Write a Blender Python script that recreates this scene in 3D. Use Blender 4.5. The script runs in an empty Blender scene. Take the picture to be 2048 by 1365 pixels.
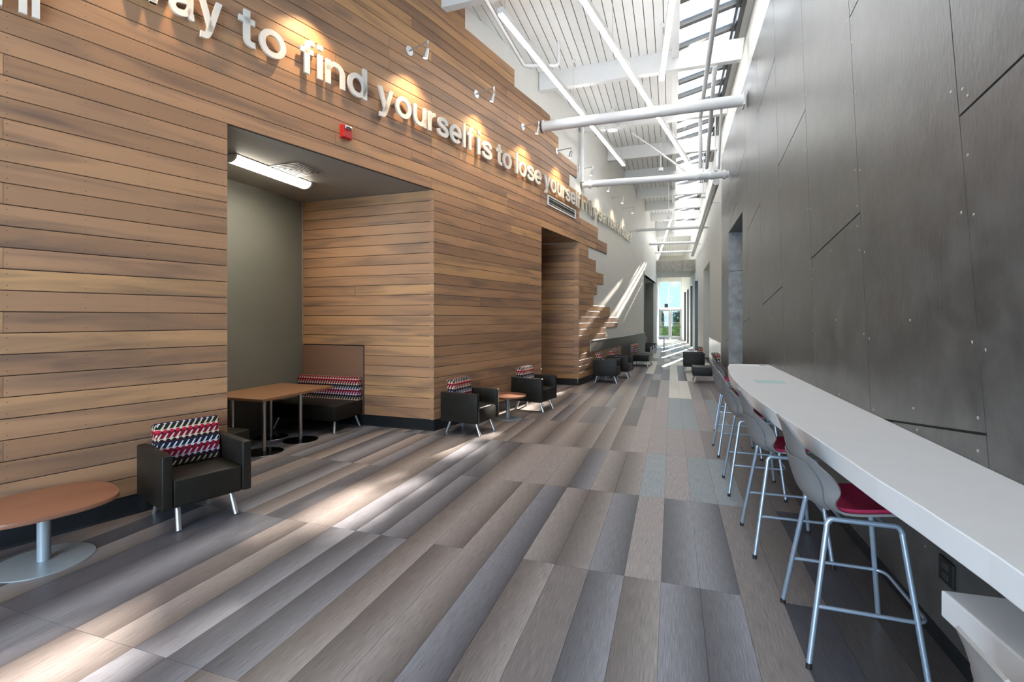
import bpy, bmesh, math, random
from mathutils import Vector, Matrix
random.seed(7)
C = bpy.context.scene.collection
SC = bpy.context.scene
PI = math.pi

# ------------------------------------------------------------------ camera, world, sun, exposure
CAM_YAW = math.radians(18.561)
cam_d = bpy.data.cameras.new('camera'); cam = bpy.data.objects.new('camera', cam_d); C.objects.link(cam)
cam.location = (0, 0, 1.7); cam.rotation_euler = (PI/2, 0, CAM_YAW)
cam_d.sensor_width = 36.0; cam_d.sensor_fit = 'HORIZONTAL'
cam_d.lens = 36.0*953.0/2048.0
cam_d.shift_y = -44.5/2048.0
cam_d.clip_start = 0.05; cam_d.clip_end = 300
SC.camera = cam
SC.view_settings.view_transform = 'Standard'; SC.view_settings.look = 'None'
SC.view_settings.exposure = 0.7; SC.view_settings.gamma = 1.0
SC.view_settings.use_curve_mapping = False
SC.cycles.max_bounces = 7; SC.cycles.diffuse_bounces = 4; SC.cycles.glossy_bounces = 3
SC.cycles.transparent_max_bounces = 12; SC.cycles.transmission_bounces = 5
SC.cycles.use_denoising = True; SC.cycles.sample_clamp_indirect = 6.0
SC.cycles.caustics_reflective = False; SC.cycles.caustics_refractive = False

wd = bpy.data.worlds.new('world'); SC.world = wd; wd.use_nodes = True
wn = wd.node_tree; wn.nodes.clear()
wo = wn.nodes.new('ShaderNodeOutputWorld'); wb = wn.nodes.new('ShaderNodeBackground')
wtc = wn.nodes.new('ShaderNodeTexCoord'); wsx = wn.nodes.new('ShaderNodeSeparateXYZ'); wr = wn.nodes.new('ShaderNodeValToRGB')
wn.links.new(wtc.outputs['Generated'], wsx.inputs[0]); wn.links.new(wsx.outputs[2], wr.inputs[0])
wr.color_ramp.elements[0].position = 0.0; wr.color_ramp.elements[0].color = (.50, .76, 1.0, 1)
wr.color_ramp.elements[1].position = 0.7; wr.color_ramp.elements[1].color = (.42, .66, 1.0, 1)
wn.links.new(wr.outputs[0], wb.inputs[0]); wb.inputs[1].default_value = 1.6
wn.links.new(wb.outputs[0], wo.inputs[0])

def sun_and_areas():
    s = bpy.data.lights.new('sun', 'SUN'); s.energy = 75; s.angle = math.radians(.8); s.color = (1, .93, .84)
    o = bpy.data.objects.new('sun', s); C.objects.link(o)
    o.rotation_euler = Vector((-1, -5.3, -2.07)).to_track_quat('-Z', 'Y').to_euler()
    o.location = (10, 40, 20)
    # bluish fill lamp added before the unseen glazed entrance behind the camera
    a = bpy.data.lights.new('entrance_fill', 'AREA'); a.shape = 'RECTANGLE'; a.size = 4.6; a.size_y = 3.0
    a.energy = 420; a.color = (.62, .80, 1.0)
    o = bpy.data.objects.new('entrance_fill', a); C.objects.link(o)
    o.location = (-2.2, -4.3, 1.9); o.rotation_euler = (PI/2, 0, PI)
    o.rotation_euler = Vector((0, 1, 0)).to_track_quat('-Z', 'Y').to_euler()
sun_and_areas()

# ------------------------------------------------------------------ helpers
def link(name, me, mat=None, parent=None):
    o = bpy.data.objects.new(name, me); C.objects.link(o)
    if mat and not me.materials: me.materials.append(mat)
    if parent is not None: o.parent = parent
    return o
def tag(o, label, cat, group=None):
    o['label'] = label; o['category'] = cat
    if group: o['group'] = group
    return o
def thing(name, label, cat, loc=(0, 0, 0), rz=0, group=None):
    o = bpy.data.objects.new(name, None); C.objects.link(o); o.empty_display_size = .1
    o.location = loc; o.rotation_euler = (0, 0, rz)
    return tag(o, label, cat, group)
def struct(o): o['kind'] = 'structure'; return o
def sroot(name):
    o = bpy.data.objects.new(name, None); C.objects.link(o); return struct(o)
def part(name, bm, mat, parent=None, smooth=False):
    me = bpy.data.meshes.new(name)
    bmesh.ops.recalc_face_normals(bm, faces=bm.faces[:])
    if smooth:
        for f in bm.faces: f.smooth = True
    bm.to_mesh(me); bm.free()
    if smooth and hasattr(me, 'set_sharp_from_angle'): me.set_sharp_from_angle(angle=math.radians(40))
    return link(name, me, mat, parent)
def add_box(bm, x0, x1, y0, y1, z0, z1, r=0, seg=2, M=None):
    g = bmesh.ops.create_cube(bm, size=1)
    vs = g['verts']
    for v in vs:
        v.co = Vector(((x0+x1)/2+v.co.x*(x1-x0), (y0+y1)/2+v.co.y*(y1-y0), (z0+z1)/2+v.co.z*(z1-z0)))
    if r > 0:
        es = list({e for v in vs for e in v.link_edges})
        res = bmesh.ops.bevel(bm, geom=es, offset=r, segments=seg, affect='EDGES', profile=.5)
        vs = list({v for f in res['faces'] for v in f.verts} | {v for v in vs if v.is_valid})
    if M is not None: bmesh.ops.transform(bm, matrix=M, verts=[v for v in vs if v.is_valid])
    return vs
def box(x0, x1, y0, y1, z0, z1, r=0, seg=2, M=None):
    bm = bmesh.new(); add_box(bm, x0, x1, y0, y1, z0, z1, r, seg, M); return bm
def add_cyl(bm, p0, p1, r0, r1=None, n=16, caps=True):
    p0 = Vector(p0); p1 = Vector(p1); r1 = r0 if r1 is None else r1
    d = p1-p0; L = d.length
    M = Matrix.Translation((p0+p1)/2) @ d.to_track_quat('Z', 'Y').to_matrix().to_4x4()
    bmesh.ops.create_cone(bm, cap_ends=caps, segments=n, radius1=r0, radius2=r1, depth=L, matrix=M)
def cyl(p0, p1, r0, r1=None, n=16):
    bm = bmesh.new(); add_cyl(bm, p0, p1, r0, r1, n); return bm
def add_tube(bm, pts, r, n=10, closed=False):
    pts = [Vector(p) for p in pts]; rings = []
    N = len(pts); up = None
    for i, p in enumerate(pts):
        a = pts[(i-1) % N] if (closed or i > 0) else p; b = pts[(i+1) % N] if (closed or i < N-1) else p
        t = (b-a).normalized()
        if up is None:
            up = Vector((0, 0, 1)) if abs(t.z) < .9 else Vector((1, 0, 0))
        s = t.cross(up).normalized(); up = s.cross(t).normalized()
        rings.append([bm.verts.new(p+(s*math.cos(2*PI*k/n)+up*math.sin(2*PI*k/n))*r) for k in range(n)])
    for i in range(N if closed else N-1):
        A = rings[i]; B = rings[(i+1) % N]
        for k in range(n):
            try: bm.faces.new((A[k], A[(k+1) % n], B[(k+1) % n], B[k]))
            except ValueError: pass
    if not closed:
        bm.faces.new(rings[0][::-1]); bm.faces.new(rings[-1])
def tube(pts, r, n=10, closed=False):
    bm = bmesh.new(); add_tube(bm, pts, r, n, closed); return bm
def fillet(pts, r, k=5):
    pts = [Vector(p) for p in pts]; out = [pts[0]]
    for a, b, c_ in zip(pts, pts[1:], pts[2:]):
        u = (a-b); v = (c_-b); q = min(r, u.length*.45, v.length*.45)
        p0 = b+u.normalized()*q; p1 = b+v.normalized()*q
        for i in range(k+1):
            t = i/k; out.append(p0*(1-t)**2+b*2*t*(1-t)+p1*t*t)
    out.append(pts[-1]); return out
def prism(poly, z0, z1, bev=0):
    bm = bmesh.new()
    a = [bm.verts.new((x, y, z0)) for x, y in poly]; b = [bm.verts.new((x, y, z1)) for x, y in poly]
    n = len(poly)
    bm.faces.new(a[::-1]); top = bm.faces.new(b)
    for i in range(n): bm.faces.new((a[i], a[(i+1) % n], b[(i+1) % n], b[i]))
    if bev:
        bm.normal_update()
        es = [e for e in bm.edges if (e.verts[0].co.z-e.verts[1].co.z)**2 < 1e-8]
        bmesh.ops.bevel(bm, geom=es, offset=bev, segments=2, affect='EDGES', profile=.5)
    return bm
def box_uv(o, sx=1.0):
    me = o.data; uv = me.uv_layers.new(name='UVMap') if not me.uv_layers else me.uv_layers[0]
    for p in me.polygons:
        n = p.normal
        for li in p.loop_indices:
            c = me.vertices[me.loops[li].vertex_index].co
            if abs(n.z) >= abs(n.x) and abs(n.z) >= abs(n.y): q = (c.y, c.x)
            elif abs(n.x) >= abs(n.y): q = (c.y, c.z)
            else: q = (c.x, c.z)
            uv.data[li].uv = (q[0]*sx, q[1]*sx)
def children_of(o): return [c for c in bpy.data.objects if c.parent == o]
def dup(root, loc, rz, label, group=None, kids=None):
    r = root.copy(); C.objects.link(r); r.location = loc; r.rotation_euler = (0, 0, rz)
    r['label'] = label
    if group: r['group'] = group
    for ch in KIDS[root.name]:
        c = ch[0].copy(); C.objects.link(c); c.parent = r
        for g in ch[1]:
            d = g.copy(); C.objects.link(d); d.parent = c
    return r
KIDS = {}
def remember(root):
    KIDS[root.name] = [(c, children_of(c)) for c in children_of(root)]

# ------------------------------------------------------------------ materials
def nt(name):
    m = bpy.data.materials.new(name); m.use_nodes = True
    t = m.node_tree; b = t.nodes['Principled BSDF']; return m, t, b
def pmat(name, col, rough=.5, metal=0, spec=.5, noise=0, nscale=20, bump=0, bscale=60, coat=0):
    m, t, b = nt(name)
    b.inputs['Base Color'].default_value = (*col, 1); b.inputs['Roughness'].default_value = rough
    b.inputs['Metallic'].default_value = metal; b.inputs['Specular IOR Level'].default_value = spec
    b.inputs['Coat Weight'].default_value = coat
    tc = t.nodes.new('ShaderNodeTexCoord')
    if noise or bump:
        n = t.nodes.new('ShaderNodeTexNoise'); n.inputs['Scale'].default_value = nscale; n.inputs['Detail'].default_value = 5
        t.links.new(tc.outputs['Object'], n.inputs['Vector'])
    if noise:
        r = t.nodes.new('ShaderNodeValToRGB')
        r.color_ramp.elements[0].position = .3; r.color_ramp.elements[1].position = .7
        r.color_ramp.elements[0].color = (*[c*(1-noise) for c in col], 1); r.color_ramp.elements[1].color = (*[min(1, c*(1+noise)) for c in col], 1)
        t.links.new(n.outputs[0], r.inputs[0]); t.links.new(r.outputs[0], b.inputs['Base Color'])
    if bump:
        n2 = t.nodes.new('ShaderNodeTexNoise'); n2.inputs['Scale'].default_value = bscale; n2.inputs['Detail'].default_value = 3
        t.links.new(tc.outputs['Object'], n2.inputs['Vector'])
        bp = t.nodes.new('ShaderNodeBump'); bp.inputs['Strength'].default_value = bump; bp.inputs['Distance'].default_value = .01
        t.links.new(n2.outputs[0], bp.inputs['Height']); t.links.new(bp.outputs[0], b.inputs['Normal'])
    return m
def emat(name, col, s):
    m, t, b = nt(name); b.inputs['Base Color'].default_value = (.9, .9, .9, 1)
    b.inputs['Emission Color'].default_value = (*col, 1); b.inputs['Emission Strength'].default_value = s; return m
def math_(t, op, a, b=None, c=None):
    n = t.nodes.new('ShaderNodeMath'); n.operation = op
    for i, v in enumerate((a, b, c)):
        if v is None: continue
        if isinstance(v, (int, float)): n.inputs[i].default_value = v
        else: t.links.new(v, n.inputs[i])
    return n.outputs[0]
def mixc(t, f, a, b):
    n = t.nodes.new('ShaderNodeMix'); n.data_type = 'RGBA'
    for s, v in ((0, f), (6, a), (7, b)):
        if isinstance(v, (int, float)): n.inputs[s].default_value = v
        elif isinstance(v, tuple): n.inputs[s].default_value = (*v, 1)
        else: t.links.new(v, n.inputs[s])
    return n.outputs[2]

def wood_mat(name, base, light, dark, streak=.55, rough=.5, us=.75, vs=7.0):
    m, t, b = nt(name)
    uv = t.nodes.new('ShaderNodeTexCoord'); oi = t.nodes.new('ShaderNodeObjectInfo')
    sx = t.nodes.new('ShaderNodeSeparateXYZ'); t.links.new(uv.outputs['UV'], sx.inputs[0])
    off = math_(t, 'MULTIPLY', oi.outputs['Random'], 57.0)
    def vec(su, sv):
        cb = t.nodes.new('ShaderNodeCombineXYZ')
        t.links.new(math_(t, 'MULTIPLY', math_(t, 'ADD', sx.outputs[0], off), su), cb.inputs[0])
        t.links.new(math_(t, 'MULTIPLY', sx.outputs[1], sv), cb.inputs[1])
        t.links.new(off, cb.inputs[2]); return cb.outputs[0]
    n1 = t.nodes.new('ShaderNodeTexNoise'); n1.inputs['Scale'].default_value = 1; n1.inputs['Detail'].default_value = 3; n1.inputs['Distortion'].default_value = .6
    t.links.new(vec(us, vs), n1.inputs['Vector'])
    r1 = t.nodes.new('ShaderNodeValToRGB'); r1.color_ramp.elements[0].position = .47; r1.color_ramp.elements[1].position = .74
    t.links.new(n1.outputs[0], r1.inputs[0])
    n2 = t.nodes.new('ShaderNodeTexNoise'); n2.inputs['Scale'].default_value = 1; n2.inputs['Detail'].default_value = 4
    t.links.new(vec(us*3, vs*9), n2.inputs['Vector'])
    tone = t.nodes.new('ShaderNodeValToRGB'); e = tone.color_ramp.elements
    e[0].color = (*[c*.76 for c in base], 1); e[1].color = (*light, 1); e.new(.5).color = (*base, 1)
    t.links.new(oi.outputs['Random'], tone.inputs[0])
    c1 = mixc(t, math_(t, 'MULTIPLY', r1.outputs[0], streak), tone.outputs[0], dark)
    c2 = mixc(t, math_(t, 'MULTIPLY', math_(t, 'SUBTRACT', n2.outputs[0], .38), .5), c1, mixc(t, .5, c1, dark))
    t.links.new(c2, b.inputs['Base Color'])
    b.inputs['Roughness'].default_value = rough; b.inputs['Specular IOR Level'].default_value = .35
    bp = t.nodes.new('ShaderNodeBump'); bp.inputs['Strength'].default_value = .12; bp.inputs['Distance'].default_value = .004
    t.links.new(n2.outputs[0], bp.inputs['Height']); t.links.new(bp.outputs[0], b.inputs['Normal'])
    return m
M_WOOD = wood_mat('cladding_wood', (.425, .232, .125), (.53, .295, .135), (.125, .082, .064), streak=.75)
M_TTOP = wood_mat('table_laminate', (.25, .115, .068), (.27, .125, .075), (.15, .07, .042), streak=.3, rough=.3, us=2, vs=14)
M_TTOP2 = wood_mat('dining_laminate', (.33, .165, .08), (.35, .175, .085), (.20, .10, .05), streak=.3, rough=.35, us=1.5, vs=12)
M_PLY = wood_mat('plywood_panel', (.27, .15, .095), (.27, .15, .095), (.17, .10, .07), streak=.35, us=.8, vs=6)

def floor_mat():
    m, t, b = nt('floor_vinyl')
    at = t.nodes.new('ShaderNodeAttribute'); at.attribute_name = 'tile_tone'
    tc = t.nodes.new('ShaderNodeTexCoord'); mp = t.nodes.new('ShaderNodeMapping')
    mp.inputs['Scale'].default_value = (260, 7, 1); t.links.new(tc.outputs['Object'], mp.inputs[0])
    n = t.nodes.new('ShaderNodeTexNoise'); n.inputs['Scale'].default_value = 1; n.inputs['Detail'].default_value = 5; n.inputs['Roughness'].default_value = .65
    t.links.new(mp.outputs[0], n.inputs['Vector'])
    r = t.nodes.new('ShaderNodeValToRGB'); r.color_ramp.elements[0].position = .30; r.color_ramp.elements[1].position = .74
    r.color_ramp.elements[0].color = (.62, .62, .62, 1); r.color_ramp.elements[1].color = (1.6, 1.6, 1.6, 1)
    t.links.new(n.outputs[0], r.inputs[0])
    mx = t.nodes.new('ShaderNodeMix'); mx.data_type = 'RGBA'; mx.blend_type = 'MULTIPLY'; mx.inputs[0].default_value = 1
    t.links.new(at.outputs['Color'], mx.inputs[6]); t.links.new(r.outputs[0], mx.inputs[7])
    t.links.new(mx.outputs[2], b.inputs['Base Color'])
    b.inputs['Roughness'].default_value = .42; b.inputs['Specular IOR Level'].default_value = .45
    bp = t.nodes.new('ShaderNodeBump'); bp.inputs['Strength'].default_value = .15; bp.inputs['Distance'].default_value = .002
    t.links.new(n.outputs[0], bp.inputs['Height']); t.links.new(bp.outputs[0], b.inputs['Normal'])
    return m
M_FLOOR = floor_mat()

def panel_mat():
    m, t, b = nt('dark_wall_panel')
    tc = t.nodes.new('ShaderNodeTexCoord')
    n = t.nodes.new('ShaderNodeTexNoise'); n.inputs['Scale'].default_value = 3.2; n.inputs['Detail'].default_value = 8; n.inputs['Roughness'].default_value = .68
    t.links.new(tc.outputs['Object'], n.inputs['Vector'])
    r = t.nodes.new('ShaderNodeValToRGB'); r.color_ramp.elements[0].position = .33; r.color_ramp.elements[1].position = .7
    r.color_ramp.elements[0].color = (.050, .049, .046, 1); r.color_ramp.elements[1].color = (.122, .119, .111, 1)
    t.links.new(n.outputs[0], r.inputs[0]); t.links.new(r.outputs[0], b.inputs['Base Color'])
    rr = t.nodes.new('ShaderNodeMapRange'); rr.inputs[3].default_value = .30; rr.inputs[4].default_value = .44
    t.links.new(n.outputs[0], rr.inputs[0]); t.links.new(rr.outputs[0], b.inputs['Roughness'])
    b.inputs['Specular IOR Level'].default_value = .75
    n2 = t.nodes.new('ShaderNodeTexNoise'); n2.inputs['Scale'].default_value = 26; n2.inputs['Detail'].default_value = 3
    mp = t.nodes.new('ShaderNodeMapping'); mp.inputs['Scale'].default_value = (1, 1.6, .7)
    t.links.new(tc.outputs['Object'], mp.inputs[0]); t.links.new(mp.outputs[0], n2.inputs['Vector'])
    bp = t.nodes.new('ShaderNodeBump'); bp.inputs['Strength'].default_value = .22; bp.inputs['Distance'].default_value = .006
    t.links.new(n2.outputs[0], bp.inputs['Height']); t.links.new(bp.outputs[0], b.inputs['Normal'])
    return m
M_PANEL = panel_mat()

def fabric_mat():
    """woven rows of wishbone figures and dots, in metres of UV"""
    m, t, b = nt('wishbone_fabric')
    tc = t.nodes.new('ShaderNodeTexCoord'); sx = t.nodes.new('ShaderNodeSeparateXYZ'); t.links.new(tc.outputs['UV'], sx.inputs[0])
    u, v = sx.outputs[0], sx.outputs[1]
    R, P = .080, .047
    vr = math_(t, 'DIVIDE', v, R); row = math_(t, 'FLOOR', vr); fv = math_(t, 'FRACT', vr)
    ur = math_(t, 'DIVIDE', u, P)
    ur = math_(t, 'ADD', ur, math_(t, 'MULTIPLY', row, .37))
    # dots at the foot of the row
    du = math_(t, 'SUBTRACT', math_(t, 'FRACT', ur), .5)
    dv = math_(t, 'MULTIPLY', math_(t, 'SUBTRACT', fv, .12), R/P)
    dist = math_(t, 'SQRT', math_(t, 'ADD', math_(t, 'MULTIPLY', du, du), math_(t, 'MULTIPLY', dv, dv)))
    dot = math_(t, 'LESS_THAN', dist, .34)
    # wavy pale band above the dots
    band = math_(t, 'MULTIPLY', math_(t, 'GREATER_THAN', fv, .16), math_(t, 'LESS_THAN', fv, .36))
    # slanting stems
    su = math_(t, 'SUBTRACT', math_(t, 'FRACT', math_(t, 'SUBTRACT', ur, math_(t, 'MULTIPLY', fv, 1.15))), .5)
    wd_ = math_(t, 'SUBTRACT', .26, math_(t, 'MULTIPLY', fv, .17))
    stem = math_(t, 'MULTIPLY', math_(t, 'LESS_THAN', math_(t, 'ABSOLUTE', su), wd_),
                 math_(t, 'MULTIPLY', math_(t, 'GREATER_THAN', fv, .35), math_(t, 'LESS_THAN', fv, .86)))
    pale = math_(t, 'MAXIMUM', band, stem)
    r4 = math_(t, 'FRACT', math_(t, 'DIVIDE', math_(t, 'ADD', row, .5), 4))
    def ramp(cols):
        r = t.nodes.new('ShaderNodeValToRGB'); r.color_ramp.interpolation = 'CONSTANT'
        e = r.color_ramp.elements
        e[0].position = 0; e[0].color = (*cols[0], 1); e[1].position = .25; e[1].color = (*cols[1], 1)
        for i, c in enumerate(cols[2:]): e.new(.5+.25*i).color = (*c, 1)
        t.links.new(r4, r.inputs[0]); return r.outputs[0]
    ground = ramp([(.16, .004, .02), (.012, .014, .012), (.22, .006, .03), (.010, .016, .032)])
    palec = ramp([(.66, .55, .42), (.62, .52, .40), (.60, .58, .70), (.68, .70, .76)])
    dotc = ramp([(.010, .012, .010), (.50, .015, .04), (.010, .018, .035), (.30, .01, .03)])
    c = mixc(t, pale, ground, palec); c = mixc(t, dot, c, dotc)
    t.links.new(c, b.inputs['Base Color']); b.inputs['Roughness'].default_value = .8; b.inputs['Specular IOR Level'].default_value = .2
    return m
M_FAB = fabric_mat()

M_WHITE = pmat('white_paint', (.74, .72, .67), .6, noise=.02, nscale=3)
M_WCEIL = pmat('white_ceiling_paint', (.80, .79, .76), .6, noise=.02, nscale=4)
M_WSTEEL = pmat('white_painted_steel', (.78, .77, .75), .4, noise=.02, nscale=8)
M_GROOVE = pmat('board_gap_dark', (.03, .026, .02), .9, noise=.1)  # dark brown seen in the gaps between boards
M_GREY = pmat('alcove_grey_paint', (.17, .17, .14), .62, noise=.04, nscale=2)
M_GREYC = pmat('alcove_ceiling_paint', (.30, .285, .25), .62, noise=.03, nscale=2)
M_BASE = pmat('black_cove_base', (.012, .014, .016), .3, noise=.1)
M_LEATH = pmat('dark_brown_vinyl', (.015, .013, .010), .45, spec=.26, noise=.15, nscale=8, bump=.05, bscale=240)
M_ALU = pmat('satin_aluminium', (.62, .63, .64), .33, metal=.85, noise=.04, nscale=60)
M_STEEL = pmat('brushed_steel', (.50, .48, .45), .28, metal=1, noise=.06, nscale=80)
M_BLKST = pmat('dark_polished_base', (.035, .035, .036), .14, metal=.9, noise=.1)
M_GPAINT = pmat('grey_painted_steel', (.40, .45, .48), .38, metal=.35, noise=.03)
M_STOOLF = pmat('stool_frame_silver', (.42, .50, .60), .34, metal=.6, noise=.04, nscale=40)
M_SHELL = pmat('grey_polymer_shell', (.195, .187, .183), .5, noise=.03)
M_SHELL2 = pmat('light_grey_polymer', (.33, .31, .29), .5, noise=.03)
M_RED = pmat('crimson_upholstery', (.34, .006, .050), .75, noise=.12, nscale=90, bump=.08, bscale=500)
M_RUB = pmat('black_rubber', (.01, .01, .01), .6, noise=.1)
M_COUNT = pmat('white_solid_surface', (.80, .79, .785), .30, noise=.015, nscale=5)
M_LET = pmat('brushed_cream_letters', (.70, .66, .60), .75, metal=0, noise=.03)
M_LETM = pmat('metal_letters', (.62, .58, .48), .30, metal=.7, noise=.05)
M_WAINS = pmat('grey_laminate_wainscot', (.085, .083, .076), .55, spec=.25, noise=.06, nscale=12)
M_TRIM = pmat('aluminium_trim', (.55, .55, .53), .3, metal=.7, noise=.03)
M_MULL = pmat('grey_aluminium_frame', (.10, .10, .097), .4, metal=.5, noise=.05)
M_DFRAME = pmat('dark_window_frame', (.035, .035, .035), .4, noise=.1)
M_REDP = pmat('red_plastic', (.55, .022, .018), .35, noise=.04)
M_CHROME = pmat('chrome_reflector', (.85, .85, .85), .12, metal=1, noise=.05)
M_BLACK = pmat('matt_black', (.012, .012, .012), .6, noise=.1)
M_CONC = pmat('board_marked_concrete', (.27, .25, .215), .65, noise=.22, nscale=9, bump=.1, bscale=30)
M_LED = emat('led_diffuser', (.97, .985, 1), 14)
M_UPFILL = emat('added_uplight', (.97, .985, 1), 6)  # emitter for the strips added on top of the pendants
M_WRAP = emat('wrap_lens', (1, .93, .80), 9)
M_SPOTL = emat('spot_lens', (1, .88, .68), 14)

def glass_mat(name, tint=(.9, .95, .95), trans=.88):
    m, t, b = nt(name); t.nodes.remove(b); out = t.nodes['Material Output']
    tr = t.nodes.new('ShaderNodeBsdfTransparent'); tr.inputs[0].default_value = (*tint, 1)
    gl = t.nodes.new('ShaderNodeBsdfGlossy'); gl.inputs['Roughness'].default_value = .03
    mx = t.nodes.new('ShaderNodeMixShader'); mx.inputs[0].default_value = 1-trans
    n = t.nodes.new('ShaderNodeTexNoise'); n.inputs['Scale'].default_value = 2
    t.links.new(tr.outputs[0], mx.inputs[1]); t.links.new(gl.outputs[0], mx.inputs[2]); t.links.new(mx.outputs[0], out.inputs[0])
    return m
M_GLASS = glass_mat('clear_glass')
M_TINT = glass_mat('tinted_glass', (.74, .76, .78), .95)
def sky_pane():
    m, t, b = nt('skylight_pane'); t.nodes.remove(b); out = t.nodes['Material Output']
    tr = t.nodes.new('ShaderNodeBsdfTransparent'); tr.inputs[0].default_value = (1, .99, .97, 1)
    tl = t.nodes.new('ShaderNodeBsdfTranslucent'); tl.inputs[0].default_value = (.64, .65, .66, 1)
    mx = t.nodes.new('ShaderNodeMixShader'); mx.inputs[0].default_value = .25
    t.links.new(tr.outputs[0], mx.inputs[1]); t.links.new(tl.outputs[0], mx.inputs[2]); t.links.new(mx.outputs[0], out.inputs[0])
    return m
M_SKYP = sky_pane()

# ------------------------------------------------------------------ the curved left wall in plan
LW = [(-5.46, -.55), (-4.845, 1.499), (-4.662, 2.113), (-4.209, 3.607), (-3.409, 6.45), (-2.622, 9.775), (-2.24, 12.019), (-1.861, 14.553),
      (-1.676, 15.894), (-1.119, 21.601), (-.80, 27.0), (-1.02, 41.3)]
def arclen(P):
    a = [0]
    for p, q in zip(P, P[1:]): a.append(a[-1]+math.dist(p, q))
    return a
S0 = 2.1405  # arclength of the point (-4.845, 1.499); s below is measured from there
LS = [a-S0 for a in arclen(LW)]
def s_at_y(y):
    for i in range(len(LW)-1):
        if y <= LW[i+1][1] or i == len(LW)-2:
            k = (y-LW[i][1])/(LW[i+1][1]-LW[i][1]); return LS[i]+k*(LS[i+1]-LS[i])
def lwall(s, off=0.0):
    i = 0
    while i < len(LS)-2 and s > LS[i+1]: i += 1
    k = (s-LS[i])/(LS[i+1]-LS[i]); a, b = LW[i], LW[i+1]
    d = Vector((b[0]-a[0], b[1]-a[1])).normalized()
    return (a[0]+(b[0]-a[0])*k+d.y*off, a[1]+(b[1]-a[1])*k-d.x*off)
def lwall_x(y): return lwall(s_at_y(y))[0]
def seg_path(P, Ls, s0, s1):
    out = []
    def at(s):
        i = 0
        while i < len(Ls)-2 and s > Ls[i+1]: i += 1
        k = (s-Ls[i])/(Ls[i+1]-Ls[i]); return (P[i][0]+(P[i+1][0]-P[i][0])*k, P[i][1]+(P[i+1][1]-P[i][1])*k)
    out.append((s0, at(s0)))
    for s, p in zip(Ls, P):
        if s0+.004 < s < s1-.004: out.append((s, p))
    out.append((s1, at(s1))); return out
def strip(P, Ls, s0, s1, prof):
    """extrude profile [(offset toward room, z)...] (closed) along a plan path; uv in metres"""
    pp = seg_path(P, Ls, s0, s1); n = len(pp)
    bm = bmesh.new(); uvl = bm.loops.layers.uv.new('UVMap'); rings = []
    dirs = [Vector((pp[i+1][1][0]-pp[i][1][0], pp[i+1][1][1]-pp[i][1][1])).normalized() for i in range(n-1)]
    for i, (s, p) in enumerate(pp):
        d = dirs[0] if i == 0 else dirs[-1] if i == n-1 else (dirs[i-1]+dirs[i]).normalized()
        nn = Vector((d.y, -d.x))
        rings.append([bm.verts.new((p[0]+nn.x*o, p[1]+nn.y*o, z)) for o, z in prof])
    m = len(prof)
    for i in range(n-1):
        for k in range(m):
            k2 = (k+1) % m
            f = bm.faces.new((rings[i][k], rings[i+1][k], rings[i+1][k2], rings[i][k2]))
            for l, (ss, zz) in zip(f.loops, ((pp[i][0], k), (pp[i+1][0], k), (pp[i+1][0], k2), (pp[i][0], k2))):
                l[uvl].uv = (ss, prof[zz][1]+prof[zz][0])
    bm.faces.new(rings[0][::-1]); bm.faces.new(rings[-1])
    return bm
def rect(o0, o1, z0, z1): return [(o0, z0), (o1, z0), (o1, z1), (o0, z1)]
PITCH = .1583; Z0 = .169
def plank(P, Ls, s0, s1, row, parent, mat=None, z1=None):
    a = Z0+PITCH*row+.003; b = Z0+PITCH*(row+1)-.003 if z1 is None else z1
    c_ = .0035
    prof = [(-.024, a), (-c_, a), (0, a+c_), (0, b-c_), (-c_, b), (-.024, b)]
    return part('plank', strip(P, Ls, s0+.0012, s1-.0012, prof), mat or M_WOOD, parent)

ZOPEN = Z0+22*PITCH      # 3.652
S_ALC0, S_ALC1 = LS[3], LS[4]; S_NI0, S_NI1 = LS[5], LS[6]; S_G0, S_G1 = LS[9], LS[10]
S_END = LS[11]
ZC = 6.87
# base wall with its openings
wl = sroot('wall_left')
def wall_piece(s0, s1, z0, z1, mat=M_WHITE, o0=-.16, o1=-.026):
    return part('wall_section', strip(LW, LS, s0, s1, rect(o0, o1, z0, z1)), mat, wl)
wall_piece(LS[0], S_ALC0, 0, 7.0); wall_piece(S_ALC0, S_ALC1, ZOPEN+.02, 7.0); wall_piece(S_ALC1, S_NI0, 0, 7.0)
wall_piece(S_NI0, S_NI1, ZOPEN+.02, 7.0); wall_piece(S_NI1, S_G0, 0, 7.0); wall_piece(S_G0, S_G1, ZOPEN, 7.0)
wall_piece(S_G1, S_END, 0, 7.0)

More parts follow.
